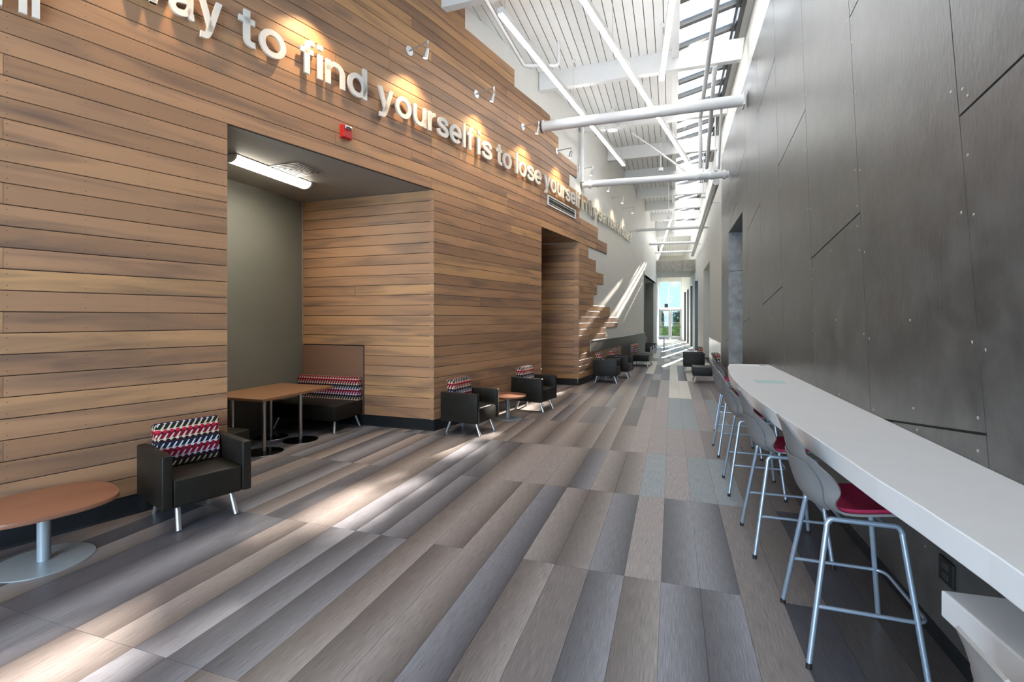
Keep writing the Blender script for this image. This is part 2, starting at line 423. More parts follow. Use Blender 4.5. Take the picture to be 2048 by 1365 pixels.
# planks: right-hand end (as y on the wall) of each pair of rows, from the floor up
ENDY = [16.38, 16.38, 14.45, 14.45, 15.83, 14.90, 13.22, 13.55, 14.19, 13.45, 12.78, 14.55, 13.64, 12.03, 12.70, 11.37, 11.88, 10.69, 10.22, 8.71, 7.2, 6.0]
rng = random.Random(3)
for row in range(0, 43):
    zt = Z0+PITCH*(row+1)
    if zt > 6.84: break
    end = s_at_y(ENDY[min(row//2, 21)])
    spans = []
    if row < 22:
        spans = [(LS[0], S_ALC0), (S_ALC1, S_NI0)]
        if end > S_NI1: spans.append((S_NI1, end))
    else: spans = [(LS[0], end)]
    for a, b in spans:
        part('joint_backing', strip(LW, LS, a+.012, b-.004, rect(-.0262, -.019, Z0+PITCH*row-.004, Z0+PITCH*(row+1)-.004)), M_GROOVE, wl)
        cuts = [a]
        if a == LS[0]:
            if row % 3 == 0: cuts.append(.655)
            else: cuts.append(rng.choice([-.9, -.5, -.2]))
            if row >= 22:
                q = 2.6+rng.choice([0, .42, .84, 1.26, 1.68, 2.1, 2.5])
                while q < b-.8: cuts.append(q); q += rng.choice([2.5, 2.9, 3.4, 3.8])
        elif b-a > 3 and rng.random() < .22: cuts.append(a+rng.choice([1.2, 1.6, 2.2]))
        cuts.append(b)
        for c0, c1 in zip(cuts, cuts[1:]):
            if c1-c0 > .03: plank(LW, LS, c0, c1, row, wl)
# fascia plank face that closes the opening head
# screws of the nearest planks, too small to pick apart
bm = bmesh.new()
for row in range(0, 40):
    for s in (.675, 1.12, 1.545, 1.93, 2.16, -.3, .22) + ((2.6, 3.0, 3.45, 3.87, 4.3, 4.7) if row >= 22 else ()):
        for dz in (.035, PITCH-.035):
            p = lwall(s, .0005); q = lwall(s, .0022); z = Z0+PITCH*row+dz
            add_cyl(bm, (p[0], p[1], z), (q[0], q[1], z), .0032, .0026, 6)
sc_ = part('screws', bm, M_BLACK, wl); sc_['kind'] = 'stuff'

# reveals: alcove and niche side walls
wa = sroot('wall_alcove')
XB = -5.87; YA0, YA1 = 3.607, 6.45
part('wall_section', box(XB-.15, XB, YA0-.15, YA1+.15, 0, 3.75), M_GREY, wa)
part('wall_section', box(XB, -4.32, YA0-.15, YA0-.026, 0, 3.75), M_GREY, wa)
part('wall_section', box(XB, -3.46, YA1+.026, YA1+.16, 0, 3.75), M_GREY, wa)
part('trim_strip', box(XB, XB+.012, YA1-.012, YA1+.02, 1.23, ZOPEN), M_TRIM, wa)
AP = [(XB, YA1), (-3.409, YA1)]; AL = [0, 2.461]
for row in range(22):
    a = 0
    if row < 7: a = 1.222
    if row == 12:
        plank(AP, AL, 0, 1.05, row, wa); plank(AP, AL, 1.05, 2.461, row, wa)
    else: plank(AP, AL, a, 2.461-.001, row, wa)
bm = box(XB+.004, XB+1.205, YA1-.004, YA1+.024, .172, 1.262, .003)
o = part('plywood_panel', bm, M_PLY, wa); box_uv(o)
part('trim_strip', box(XB+1.207, XB+1.220, YA1-.006, YA1+.024, .172, 1.262), M_DFRAME, wa)
part('joint_backing', strip(AP, AL, 0, 2.44, rect(-.0262, -.019, .165, ZOPEN)), M_GROOVE, wa)
NP = [(-3.9, 12.019), (-2.24, 12.019)]; NL = [0, 1.66]
wni = sroot('wall_niche')
part('wall_section', box(-4.0, -3.9, 9.6, 12.2, 0, 3.75), M_GREY, wni)
part('wall_section', box(-3.9, -2.30, 12.019+.026, 12.2, 0, 3.75), M_GREY, wni)
part('wall_section', box(-3.9, -2.70, 9.60, 9.775, 0, 3.75), M_GREY, wni)
for row in range(22): plank(NP, NL, 0, 1.659, row, wni)
part('joint_backing', strip(NP, NL, 0, 1.64, rect(-.0262, -.019, .165, ZOPEN)), M_GROOVE, wni)
for k in range(14):   # wooden soffit boards of the niche
    y0 = 9.785+k*.158; y1 = min(y0+.156, 12.0)
    o = part('plank', box(-3.9, lwall_x(y0)-.03, y0+.002, y1, ZOPEN-.001, ZOPEN+.018, .003), M_WOOD, wni); box_uv(o)
# alcove ceiling
ca = sroot('ceiling_alcove')
part('ceiling_panel', prism([(XB, YA0), (-4.235, YA0), (-3.44, YA1), (XB, YA1)], ZOPEN+.002, ZOPEN+.06), M_GREYC, ca)
# gallery opening further along: grey recess
wg = sroot('wall_recess')
gx0 = lwall_x(21.6); gx1 = lwall_x(27.0)
part('wall_section', box(-3.2, -3.1, 21.4, 27.2, 0, 3.8), M_GREY, wg)
part('wall_section', box(-3.1, gx1-.03, 27.0, 27.15, 0, 3.8), M_GREY, wg)
part('wall_section', box(-3.1, gx0-.03, 21.45, 21.6, 0, 3.8), M_GREY, wg)
part('ceiling_panel', prism([(-3.1, 21.6), (gx0-.03, 21.6), (gx1-.03, 27.0), (-3.1, 27.0)], ZOPEN, ZOPEN+.05), M_GREYC, wg)
part('corner_trim', box(gx0-.05, gx0+.01, 21.58, 21.62, 0, ZOPEN), M_DFRAME, wg)

# baseboards
bl = sroot('baseboard_left')
for a, b in ((LS[0], S_ALC0), (S_ALC1, S_NI0), (S_NI1, S_G0), (S_G1, S_END)):
    part('cove_base', strip(LW, LS, a, b, [(-.03, 0), (.004, 0), (-.004, .02), (-.006, .160), (-.012, .166), (-.03, .166)]), M_BASE, bl)
for P_, L_ in ((AP, AL), (NP, NL), ([(XB, YA0), (XB, YA1)], [0, YA1-YA0]), ([(-4.22, YA0), (XB, YA0)], [0, 1.65])):
    part('cove_base', strip(P_, L_, 0, L_[1], [(-.03, 0), (.004, 0), (-.004, .02), (-.006, .160), (-.012, .166), (-.03, .166)]), M_BASE, bl)

# grey wainscot beyond the planks
wz = sroot('trim_1')
s118, s124, s128 = s_at_y(12.96), s_at_y(16.38), s_at_y(21.55)
part('wainscot_panel', strip(LW, LS, s118, s124, rect(-.02, .012, .79, 1.09)), M_WAINS, wz)
for a, b in ((s124, s124+1.7), (s124+1.7, s124+3.4), (s124+3.4, s128)):
    part('wainscot_panel', strip(LW, LS, a+.002, b-.002, rect(-.025, .012, .17, 1.09)), M_WAINS, wz)
part('wainscot_cap', strip(LW, LS, s118, s128, rect(-.025, .016, 1.09, 1.10)), M_TRIM, wz)
part('wainscot_cap', strip(LW, LS, s118-.012, s118, rect(-.02, .014, .79, 1.10)), M_TRIM, wz)

# ------------------------------------------------------------------ floor
XR = 1.3188
fl = sroot('floor')
part('subfloor', box(-6.2, 2.2, -4.6, 41.4, -.12, -.006), M_GROOVE, fl)
TW, TL, TX0, TY0 = .2335, 1.512, -.067, .198
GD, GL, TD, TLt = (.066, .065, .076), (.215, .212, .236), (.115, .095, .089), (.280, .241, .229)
GM, TM, BL, WC = (.125, .122, .134), (.178, .152, .145), (.235, .26, .275), (.66, .62, .54)  # bluish and cream tones: pale tile colour plus reflections painted in
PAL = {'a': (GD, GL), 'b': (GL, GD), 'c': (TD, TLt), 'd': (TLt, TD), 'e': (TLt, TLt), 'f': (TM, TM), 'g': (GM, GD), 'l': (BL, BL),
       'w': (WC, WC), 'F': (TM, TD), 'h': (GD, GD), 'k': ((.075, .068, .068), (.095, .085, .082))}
ROWS = {  # letter per column, columns -14 .. 5
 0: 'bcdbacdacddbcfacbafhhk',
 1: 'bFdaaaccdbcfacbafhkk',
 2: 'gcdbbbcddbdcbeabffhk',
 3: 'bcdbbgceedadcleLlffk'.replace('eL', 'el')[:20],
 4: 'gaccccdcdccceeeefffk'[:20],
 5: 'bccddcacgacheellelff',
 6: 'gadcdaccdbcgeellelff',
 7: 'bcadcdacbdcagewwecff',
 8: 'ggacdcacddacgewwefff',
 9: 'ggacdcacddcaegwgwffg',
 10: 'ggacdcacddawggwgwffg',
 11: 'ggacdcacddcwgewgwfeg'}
def fcol(row, k):
    if row in ROWS:
        i = k+14; s = ROWS[row]
        if 0 <= i < len(s): return s[i]
    r = random.Random(row*131+k*17)
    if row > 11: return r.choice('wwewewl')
    return r.choice('abcdacfgh')
tiles = []
for row in range(-3, 28):
    y0 = TY0+TL*row
    if y0 > 41.3: break
    for k in range(-26, 6):
        x0 = TX0+TW*k; x1 = x0+TW
        xl = lwall_x(min(max(y0, -.5), 41))-.03
        if YA0-TL < y0 < YA1: xl = XB
        if 9.7-TL < y0 < 12.0: xl = min(xl, -3.9)
        if 21.6-TL < y0 < 27: xl = -3.1
        if row < 0: xl = -5.8
        if x1 < xl: continue
        xe = min(x1, 1.33) if not 10.36-TL < y0 < 12.82 and not 18.9-TL < y0 < 22.7 else x1
        if xe-x0 < .02: continue
        tiles.append((y0+TL/2 if row >= 0 else 50, x0, xe, y0, fcol(row, k), k, row))
tiles.sort(key=lambda t: (t[0]**2+(t[1])**2))
def tile_mesh(bm, x0, x1, y0, key, lay, origin=(0, 0), z=0.0, jit=0):
    g = .0009; c0, c1 = PAL[key]; fw = (x1-x0)/TW
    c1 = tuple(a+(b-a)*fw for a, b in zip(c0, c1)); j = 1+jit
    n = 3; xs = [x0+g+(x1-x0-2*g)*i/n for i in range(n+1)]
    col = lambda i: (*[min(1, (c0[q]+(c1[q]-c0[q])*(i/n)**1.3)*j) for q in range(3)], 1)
    y1 = y0+TL-g; y0 = y0+g; ox, oy = origin
    lo = [bm.verts.new((x-ox, y0-oy, z)) for x in xs]; hi = [bm.verts.new((x-ox, y1-oy, z)) for x in xs]
    lb = [bm.verts.new((x-ox, y0-oy, z-.006)) for x in (xs[0], xs[-1])]; hb = [bm.verts.new((x-ox, y1-oy, z-.006)) for x in (xs[0], xs[-1])]
    cm = {}
    for i in range(n+1): cm[lo[i]] = cm[hi[i]] = col(i)
    cm[lb[0]] = cm[hb[0]] = col(0); cm[lb[1]] = cm[hb[1]] = col(n)
    fs = [bm.faces.new((lo[i], lo[i+1], hi[i+1], hi[i])) for i in range(n)]
    fs.append(bm.faces.new((lb[0], lo[0], hi[0], hb[0]))); fs.append(bm.faces.new((lo[-1], lb[1], hb[1], hi[-1])))
    fs.append(bm.faces.new([lb[0], lb[1]]+lo[::-1])); fs.append(bm.faces.new([hb[1], hb[0]]+hi))
    for f in fs:
        for l in f.loops: l[lay] = cm[l.vert]
rt = random.Random(11)
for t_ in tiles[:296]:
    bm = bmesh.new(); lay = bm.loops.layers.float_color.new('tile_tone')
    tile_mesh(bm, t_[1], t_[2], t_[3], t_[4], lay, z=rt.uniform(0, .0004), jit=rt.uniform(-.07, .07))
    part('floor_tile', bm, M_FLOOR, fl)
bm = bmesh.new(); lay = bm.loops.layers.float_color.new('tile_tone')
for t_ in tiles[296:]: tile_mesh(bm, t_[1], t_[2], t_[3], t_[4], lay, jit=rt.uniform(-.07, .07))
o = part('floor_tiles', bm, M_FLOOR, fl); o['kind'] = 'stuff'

# ------------------------------------------------------------------ right wall
wrt = sroot('wall_right')
DOP = (10.36, 12.82, 3.82)     # opening in the dark part
WOP = (18.97, 22.62, 3.84)
part('wall_section', box(XR+.016, XR+.12, -4.6, DOP[0], 0, 7.4), M_WHITE, wrt)
part('wall_section', box(XR+.016, XR+.12, DOP[0], DOP[1], DOP[2], 7.4), M_WHITE, wrt)
part('wall_section', box(XR+.016, XR+.12, DOP[1], 14.57, 0, 7.4), M_WHITE, wrt)
part('wall_section', box(XR, XR+.12, 14.57, WOP[0], 0, 7.4), M_WHITE, wrt)
part('wall_section', box(XR, XR+.12, WOP[0], WOP[1], WOP[2], 7.4), M_WHITE, wrt)
# black backing visible in the joints
part('joint_backing', box(XR+.0135, XR+.0165, -4.6, DOP[0], 0, 6.22), M_BLACK, wrt)
part('joint_backing', box(XR+.0135, XR+.0165, DOP[0], DOP[1], DOP[2], 6.22), M_BLACK, wrt)
part('joint_backing', box(XR+.0135, XR+.0165, DOP[1], 14.56, 0, 6.22), M_BLACK, wrt)
part('wall_section', box(XR+.12, XR+.2, 8, DOP[0]-.01, 0, 4.0), M_GREY, wrt)
# dark panels on a grid turned by eight degrees
LEAN = .140
SEAM = [-5.5, -4.17, -2.84, -1.5, -.16, 1.17, 2.502, 3.813, 5.138, 6.50, 7.89, 9.23, 10.60, 11.95, 13.3, 14.9]
CUTS = {5: [2.68], 6: [1.187, 4.24], 7: [2.486], 8: [.9, 3.884], 9: [2.107, 5.232], 10: [.6, 3.518], 11: [1.72, 4.92], 12: [4.2], 13: [1.3, 4.8], 14: [2.9],
        4: [1.4, 4.6], 3: [2.6], 2: [3.8], 1: [2.2], 0: [3.0]}
def clip(poly, a, b, c_):   # keep a*y + b*z <= c
    out = []
    for i in range(len(poly)):
        p, q = poly[i], poly[(i+1) % len(poly)]
        fp = a*p[0]+b*p[1]-c_; fq = a*q[0]+b*q[1]-c_
        if fp <= 0: out.append(p)
        if (fp < 0 < fq) or (fq < 0 < fp):
            k = fp/(fp-fq); out.append((p[0]+(q[0]-p[0])*k, p[1]+(q[1]-p[1])*k))
    return out
def wall_panel(poly):
    if len(poly) < 3: return
    ar = abs(sum(p[0]*q[1]-q[0]*p[1] for p, q in zip(poly, poly[1:]+poly[:1])))/2
    if ar < .004: return
    bm = bmesh.new()
    a = [bm.verts.new((XR, y, z)) for y, z in poly]; b = [bm.verts.new((XR+.0125, y, z)) for y, z in poly]
    bm.faces.new(a); bm.faces.new(b[::-1]); n = len(poly)
    for i in range(n): bm.faces.new((a[i], b[i], b[(i+1) % n], a[(i+1) % n]))
    part('wall_panel', bm, M_PANEL, wrt)
bolts = []
for i in range(len(SEAM)-1):
    g = .0035; s0, s1 = SEAM[i], SEAM[i+1]
    base = [(-6, .008), (16, .008), (16, 6.23), (-6, 6.23)]
    base = clip(base, -1, LEAN, -(s0+g)); base = clip(base, 1, -LEAN, s1-g)
    zs = [-9]+CUTS[i]+[99]
    for k, (za, zb) in enumerate(zip(zs, zs[1:])):
        gg = .0065
        p = base
        # cut line: z = z_at_left - LEAN*(y - (s0 + LEAN*z_at_left))
        f = lambda zz: zz+LEAN*(s0+LEAN*zz)
        if i == 5: f = lambda zz: zz+LEAN*(s1+LEAN*zz)
        if za > 0: p = clip(p, -LEAN, -1, -(f(za)+gg))
        if zb < 50: p = clip(p, LEAN, 1, f(zb)-gg)
        if i >= 11 and s0 < DOP[1]:
            for q in (clip(p, 0, -1, -(DOP[2]+.002)), clip(clip(p, 0, 1, DOP[2]-.002), 1, 0, DOP[0]-.002), clip(clip(p, 0, 1, DOP[2]-.002), -1, 0, -(DOP[1]+.002))):
                wall_panel(clip(q, 1, 0, 14.565))
        else: wall_panel(clip(p, 1, 0, 14.565))
        if za > 0:
            for yy, dz in ((s0+LEAN*za+.06, .07), (s0+LEAN*za+.06, -.08), (s1+LEAN*za-.07, .06), (s1+LEAN*za-.07, -.22), (s0+LEAN*za+.67, .09), (s0+LEAN*za+.67, -.1)):
                bolts.append((yy, f(za)-LEAN*yy+dz))
    for zz in [.35+.62*q for q in range(10)]:
        bolts.append((s0+LEAN*zz+.05, zz)); bolts.append((s1+LEAN*zz-.05, zz-.03))
        if int(zz*10) % 2: bolts.append(((s0+s1)/2+LEAN*zz, zz+.1))
bm = bmesh.new()
for y, z in bolts:
    if .1 < z < 6.15 and -1 < y < 14.5 and not (DOP[0]-.05 < y < DOP[1]+.05 and z < DOP[2]+.05):
        add_cyl(bm, (XR, y, z), (XR-.003, y, z), .0085, .006, 8)
o = part('panel_bolts', bm, M_STEEL, wrt, smooth=True); o['kind'] = 'stuff'
# jamb and soffit of the opening in the dark wall
jw = sroot('door_1')
part('joint_backing', box(XR+.0, XR+.42, DOP[1]-.006, DOP[1]-.001, 2.86, 2.89), M_BLACK, jw)
part('jamb_panel', box(XR+.0, XR+.42, DOP[1]-.02, DOP[1]-.002, .008, 2.868), pmat('bluish_steel_panel', (.29, .30, .30), .45, spec=.6, noise=.3, nscale=5), jw)
part('jamb_panel', box(XR+.0, XR+.42, DOP[1]-.02, DOP[1]-.002, 2.88, DOP[2]-.004), bpy.data.materials['bluish_steel_panel'], jw)
part('jamb_panel', box(XR+.002, XR+.42, DOP[0]+.002, DOP[0]+.02, .008, DOP[2]-.004), M_PANEL, jw)
part('soffit_panel', box(XR+.002, XR+.42, DOP[0], DOP[1], DOP[2]-.004, DOP[2]-.001), M_PANEL, jw)
part('door_leaf', box(XR+.40, XR+.46, DOP[0], DOP[1], 0, DOP[2]), M_GREY, jw)
d2 = sroot('door_2')
part('jamb_panel', box(XR+.12, XR+.6, WOP[1], WOP[1]+.06, 0, WOP[2]), M_WHITE, d2)
part('jamb_panel', box(XR+.12, XR+.6, WOP[0]-.06, WOP[0], 0, WOP[2]), M_WHITE, d2)
part('soffit_panel', box(XR+.002, XR+.6, WOP[0], WOP[1], WOP[2]-.003, WOP[2]+.02), M_WHITE, d2)
part('door_leaf', box(XR+.6, XR+.66, WOP[0]-.06, WOP[1]+.06, 0, WOP[2]), M_GREYC, d2)
br = sroot('baseboard_right')
part('cove_base', box(XR-.006, XR+.012, -4.6, DOP[0], 0, .09, .003), M_BASE, br)
part('cove_base', box(XR-.006, XR+.012, DOP[1], 14.55, 0, .09, .003), M_BASE, br)
part('cove_base', box(XR-.006, XR+.012, 14.58, WOP[0], 0, .10, .003), M_BASE, br)
wz2 = sroot('trim_2')
M_WNS2 = pmat('pale_laminate_wainscot', (.42, .42, .40), .22, noise=.05, nscale=10)
part('wainscot_panel', box(XR-.02, XR-.001, 14.59, 17.2, .1, 1.01), M_WNS2, wz2)
part('wainscot_panel', box(XR-.02, XR-.001, 17.205, WOP[0]-.01, .1, 1.01), M_WNS2, wz2)
part('wainscot_cap', box(XR-.026, XR-.001, 14.59, WOP[0]-.01, 1.01, 1.025), M_TRIM, wz2)

# far right wall, tapering, with tall narrow windows
FR = [(XR, WOP[1]), (1.16, 28.4), (.98, 37.4), (.76, 41.3)]
FL_ = arclen(FR)
FRr = FR[::-1]; FLr = arclen(FRr)     # reversed so that the room is on the right-hand side
def fr_s(y):
    for i in range(len(FRr)-1):
        if FRr[i+1][1] <= y <= FRr[i][1]:
            k = (y-FRr[i][1])/(FRr[i+1][1]-FRr[i][1]); return FLr[i]+k*(FLr[i+1]-FLr[i])
wfr = sroot('wall_far_right')
WIN = [(25.6, 27.6), (29.6, 31.6), (33.6, 35.6), (37.2, 39.0)]
ys = [22.62]+[v for w in WIN for v in w]+[41.3]
for i in range(0, len(ys), 2):
    part('wall_section', strip(FRr, FLr, fr_s(ys[i+1]), fr_s(ys[i]), rect(-.3, 0, 0, 7.2)), M_WHITE, wfr)
for wi, (a, b) in enumerate(WIN):
    part('wall_section', strip(FRr, FLr, fr_s(b), fr_s(a), rect(-.3, 0, 3.75, 7.2)), M_WHITE, wfr)
    w = sroot('window_%d' % (wi+2))
    part('window_frame', strip(FRr, FLr, fr_s(b-.0)-.0, fr_s(b-.07), rect(-.32, .012, 0, 3.75)), M_DFRAME, w)
    part('window_frame', strip(FRr, FLr, fr_s(a+.07), fr_s(a), rect(-.32, .005, 0, 3.75)), M_DFRAME, w)
    part('window_frame', strip(FRr, FLr, fr_s(b-.07), fr_s(a+.07), rect(-.3, -.2, 0, .12)), M_DFRAME, w)
    part('window_frame', strip(FRr, FLr, fr_s(b-.07), fr_s(a+.07), rect(-.3, -.2, 3.68, 3.75)), M_DFRAME, w)
    part('window_frame', strip(FRr, FLr, fr_s(b-.07), fr_s(a+.07), rect(-.3, -.2, 1.0, 1.08)), M_DFRAME, w)
    part('pane', strip(FRr, FLr, fr_s(b-.07), fr_s(a+.07), rect(-.262, -.25, .12, 3.68)), M_GLASS, w)

# ------------------------------------------------------------------ ceiling
cl = sroot('ceiling')
BW = .158
k = 0; x = .02
while x > -5.2:
    x1 = x; x0 = x-BW
    ye = 41.3
    for i in range(len(LW)-1):
        (ax, ay), (bx, by) = LW[i], LW[i+1]
        if ax <= x1 < bx: ye = min(ye, ay+(x1-ax)/(bx-ax)*(by-ay)+.1)
    if x0 >= -.80: ye = 41.3
    if x0 < LW[0][0]: break
    ye = ye+.3 if ye < 41 else ye
    cuts = [-4.6]+[v for v in ((9.75, 22.0, 31.6) if k % 2 else (12.2, 26.9)) if v < ye-1]+[ye]
    for a, b in zip(cuts, cuts[1:]):
        part('ceiling_board', box(x0+.006, x1-.006, a, b, ZC, ZC+.02, .003, 1), M_WCEIL, cl)
    x = x0; k += 1
part('roof_deck', box(-6.2, .02, -4.6, 41.4, ZC+.012, ZC+.2), M_GROOVE, cl)
part('roof_deck', box(.02, 1.6, 31.0, 41.4, ZC+.0, ZC+.2), M_WCEIL, cl)
part('roof_edge', box(1.17, 1.6, -4.6, 31.0, 7.16, 7.3), M_WCEIL, cl)
part('roof_deck', box(.02, 1.6, -4.6, -2.5, ZC, ZC+.4), M_WCEIL, cl)
bc = sroot('trim_3')   # exposed roof beams
BY = [-.8, 1.7, 4.2, 6.68, 9.75, 12.2, 14.7, 17.1, 19.6, 22.0, 24.4, 26.9, 29.4]
for y in BY:
    xl = lwall_x(max(y, -.5))-.02 if y < 27 else -.85
    bm = bmesh.new(); w2 = .065
    prof = [(xl, 6.5), (1.215, 6.5), (1.27, ZC+.02), (.14, ZC+.02), (xl, ZC)]
    if y > 41: continue
    a = [bm.verts.new((px, y-w2, pz)) for px, pz in prof]; b = [bm.verts.new((px, y+w2, pz)) for px, pz in prof]
    bm.faces.new(a); bm.faces.new(b[::-1])
    for i in range(5): bm.faces.new((a[i], b[i], b[(i+1) % 5], a[(i+1) % 5]))
    part('roof_beam', bm, M_WSTEEL, bc)
part('edge_beam', box(.0, .125, -4.6, 31.0, 6.72, 6.99, .004), M_WSTEEL, bc)
# skylight strip
sk = sroot('window_1')
def slab(x0, z0, x1, z1, y0, y1, t, name, mat):
    bm = bmesh.new()
    a = [bm.verts.new((px, y0, pz)) for px, pz in ((x0, z0), (x1, z1), (x1, z1+t), (x0, z0+t))]
    b = [bm.verts.new((px, y1, pz)) for px, pz in ((x0, z0), (x1, z1), (x1, z1+t), (x0, z0+t))]
    bm.faces.new(a); bm.faces.new(b[::-1])
    for i in range(4): bm.faces.new((a[i], b[i], b[(i+1) % 4], a[(i+1) % 4]))
    return part(name, bm, mat, sk)
y = 8.96-.72*16; 
while y < 31.0:
    slab(.10, 6.85, 1.10, 7.085, y-.048, y+.048, .10, 'mullion', M_MULL)
    if y+.72 < 31.3: slab(.10, 6.93, 1.10, 7.165, y+.049, y+.671, .012, 'pane', M_SKYP)
    y += .72
part('frame_rail', box(1.035, 1.075, -2.5, 31.0, 7.03, 7.17), M_DFRAME, sk)
part('frame_rail', box(1.11, 1.19, -2.5, 31.0, 7.02, 7.20), M_DFRAME, sk)
part('frame_rail', box(.095, .13, -2.5, 31.0, 6.99, 7.02), M_MULL, sk)
y = 8.96-.72*16
while y < 31: part('frame_bracket', box(1.07, 1.12, y-.04, y+.04, 7.05, 7.15), M_MULL, sk); y += .72

# back wall behind the camera with its glazed entrance
wbk = sroot('wall_back')
part('wall_section', box(-6.2, 1.5, -4.75, -4.6, 3.5, 7.2), M_WHITE, wbk)
part('wall_section', box(-6.2, -4.6, -4.75, -4.6, 0, 3.5), M_WHITE, wbk)
part('wall_section', box(.3, 1.5, -4.75, -4.6, 0, 3.5), M_WHITE, wbk)
part('wall_section', box(-6.2, -6.05, -4.6, 1.0, 0, 7.2), M_WHITE, wbk)
part('wall_section', box(-6.2, -5.45, -.62, -.5, 0, 7.2), M_WHITE, wbk)
part('pane', box(-4.6, .3, -4.70, -4.69, 0, 3.5), M_GLASS, wbk)

# bulkhead
tb = sroot('trim_4')
for i, (a, b) in enumerate(((-1.2, -.62), (-.62, -.04), (-.04, .54), (.54, 1.30))):
    part('bulkhead_panel', box(a+.003, b-.003, 27.3, 31.5, 4.29, 4.88, .004, 1), M_CONC, tb)
# end wall
we = sroot('wall_end')
YE = 41.3
part('wall_section', box(-1.4, 1.2, YE, YE+.2, 4.82, 7.2), M_WHITE, we)
part('wall_section', box(-1.4, -1.03, YE, YE+.2, 0, 4.85), M_WHITE, we)
part('wall_section', box(.74, 1.2, YE, YE+.2, 0, 4.85), M_WHITE, we)
wt = sroot('window_6')
part('window_frame', box(-1.03, .74, YE-.16, YE+.12, 2.46, 2.62, .004), M_WSTEEL, wt)
part('window_frame', box(-1.03, .74, YE, YE+.12, 4.74, 4.82, .004), M_WSTEEL, wt)
for x in (-1.03, .68): part('window_frame', box(x, x+.06, YE, YE+.12, 2.62, 4.74, .004), M_WSTEEL, wt)
part('pane', box(-.97, .68, YE+.05, YE+.062, 2.62, 4.74), M_TINT, wt)
M_DOORF = pmat('door_frame_paint', (.34, .37, .39), .4, noise=.03)
dd = sroot('door_3')
for x0, x1, hx in ((-1.03, -.15, -.24), (-.14, .74, -.05)):
    part('door_stile', box(x0, x0+.13, YE, YE+.08, 0, 2.46, .004), M_DOORF, dd); part('door_stile', box(x1-.13, x1, YE, YE+.08, 0, 2.46, .004), M_DOORF, dd)
    part('door_rail', box(x0+.13, x1-.13, YE, YE+.08, 0, .27, .004), M_DOORF, dd); part('door_rail', box(x0+.13, x1-.13, YE, YE+.08, 2.32, 2.46, .004), M_DOORF, dd)
    part('pane', box(x0+.13, x1-.13, YE+.03, YE+.042, .27, 2.32), M_TINT, dd)
    part('push_bar', box(x0+.05, x1-.05, YE-.07, YE-.03, 1.00, 1.06, .01), M_DFRAME, dd)
    part('pull_handle', tube([(hx, YE, .95), (hx, YE-.08, .97), (hx, YE-.08, 1.25), (hx, YE, 1.27)], .015, 8), M_CHROME, dd)

# ------------------------------------------------------------------ pipes and pendants under the roof
def pipe_thing(name, label, pts, r, flanges=(), group=None, fil=.1, n=20):
    t = thing(name, label, 'pipe', pts[0], 0, group)
    o = Vector(pts[0])
    q = [Vector(p)-o for p in pts]
    if len(q) > 2: q = fillet(q, fil)
    part('pipe_run', tube(q, r, n), M_WSTEEL, t, smooth=True)
    for (p, d) in flanges:
        p = Vector(p)-o; d = Vector(d).normalized()
        part('coupling', cyl(p-d*.035, p+d*.035, r*1.28, n=n), M_WSTEEL, t, smooth=True)
        part('bolt', cyl(p+Vector((0, 0, r*1.2)), p+Vector((0, 0, r*1.6)), .012, n=6), M_WSTEEL, t)
    return t
def yx(y): return lwall_x(y)
# big cross tubes
t = thing('cross_tube', 'thick white round tube spanning the corridor nearest, above the fourth spotlight', 'pipe', (-2.60, 9.80, 5.78))
part('tube_body', cyl((0, 0, 0), (3.86, 0, 0), .107, n=32), M_WSTEEL, t, smooth=True)
part('end_plate', box(3.85, 3.88, -.13, .13, -.13, .13, .004), M_WSTEEL, t)
part('wall_plate', cyl((0, 0, 0), (.03, 0, 0), .13, n=24), M_WSTEEL, t, smooth=True)
pipe_thing('cross_pipe', 'white cross pipe with bolted couplings carrying the grey pipe along the right wall', [(yx(12.25)+.0, 12.25, 5.17), (1.29, 12.6, 5.2)], .085,
           [((-2.0, 12.28, 5.17), (1, 0, 0)), ((.62, 12.5, 5.19), (1, 0, 0)), ((.93, 12.55, 5.195), (1, 0, 0)), ((1.2, 12.6, 5.2), (1, 0, 0))])
for i, (y, lab) in enumerate(((19.4, 'first thin white cross pipe beyond the one with couplings'), (23.2, 'thin white cross pipe between the far pendant lights'), (26.3, 'last white cross pipe just before the concrete bulkhead'))):
    pipe_thing('cross_pipe', lab, [(yx(y)-.0, y, 5.2), (1.30 if y < 20 else 1.14, y+.1, 5.2)], .06, [((.95, y+.09, 5.2), (1, 0, 0))])
t = thing('drain_pipe', 'grey pipe running away along the right wall below the skylight', 'pipe', (1.015, 12.5, 5.015))
part('pipe_run', tube([(0, 0, 0), (0, 14.0, 0)], .078, 24), pmat('grey_painted_pipe', (.50, .49, .47), .35, metal=.3, noise=.04), t, smooth=True)
for y in (2.2, 6.0, 10.2): part('hanger', box(-.02, .30 if y < 10 else .2, y-.015, y+.015, -.015, .015), M_WSTEEL, t)
pipe_thing('conduit', 'white conduit along the skylight that drops to the cross pipe with couplings', [(.62, -2.4, 6.2), (.62, 11.35, 6.2), (.625, 12.45, 5.2)] and [(.61, -2.4, 6.2), (.60, 11.40, 6.2), (.62, 11.75, 5.15)], .042, [((.603, 10.6, 6.2), (0, 1, 0))], fil=.05)
pipe_thing('conduit', 'short grey conduit slanting beside the skylight down to the cross pipe', [(.77, 9.75, 6.47), (.79, 12.35, 5.33)], .040, [((.773, 9.9, 6.42), (0, 1, -.4))])
pipe_thing('conduit', 'thin white conduit hanging near the dark wall, nearest it', [(1.02, 11.2, 6.35), (1.04, 11.55, 6.33), (1.05, 12.3, 5.26)], .025, fil=.08)
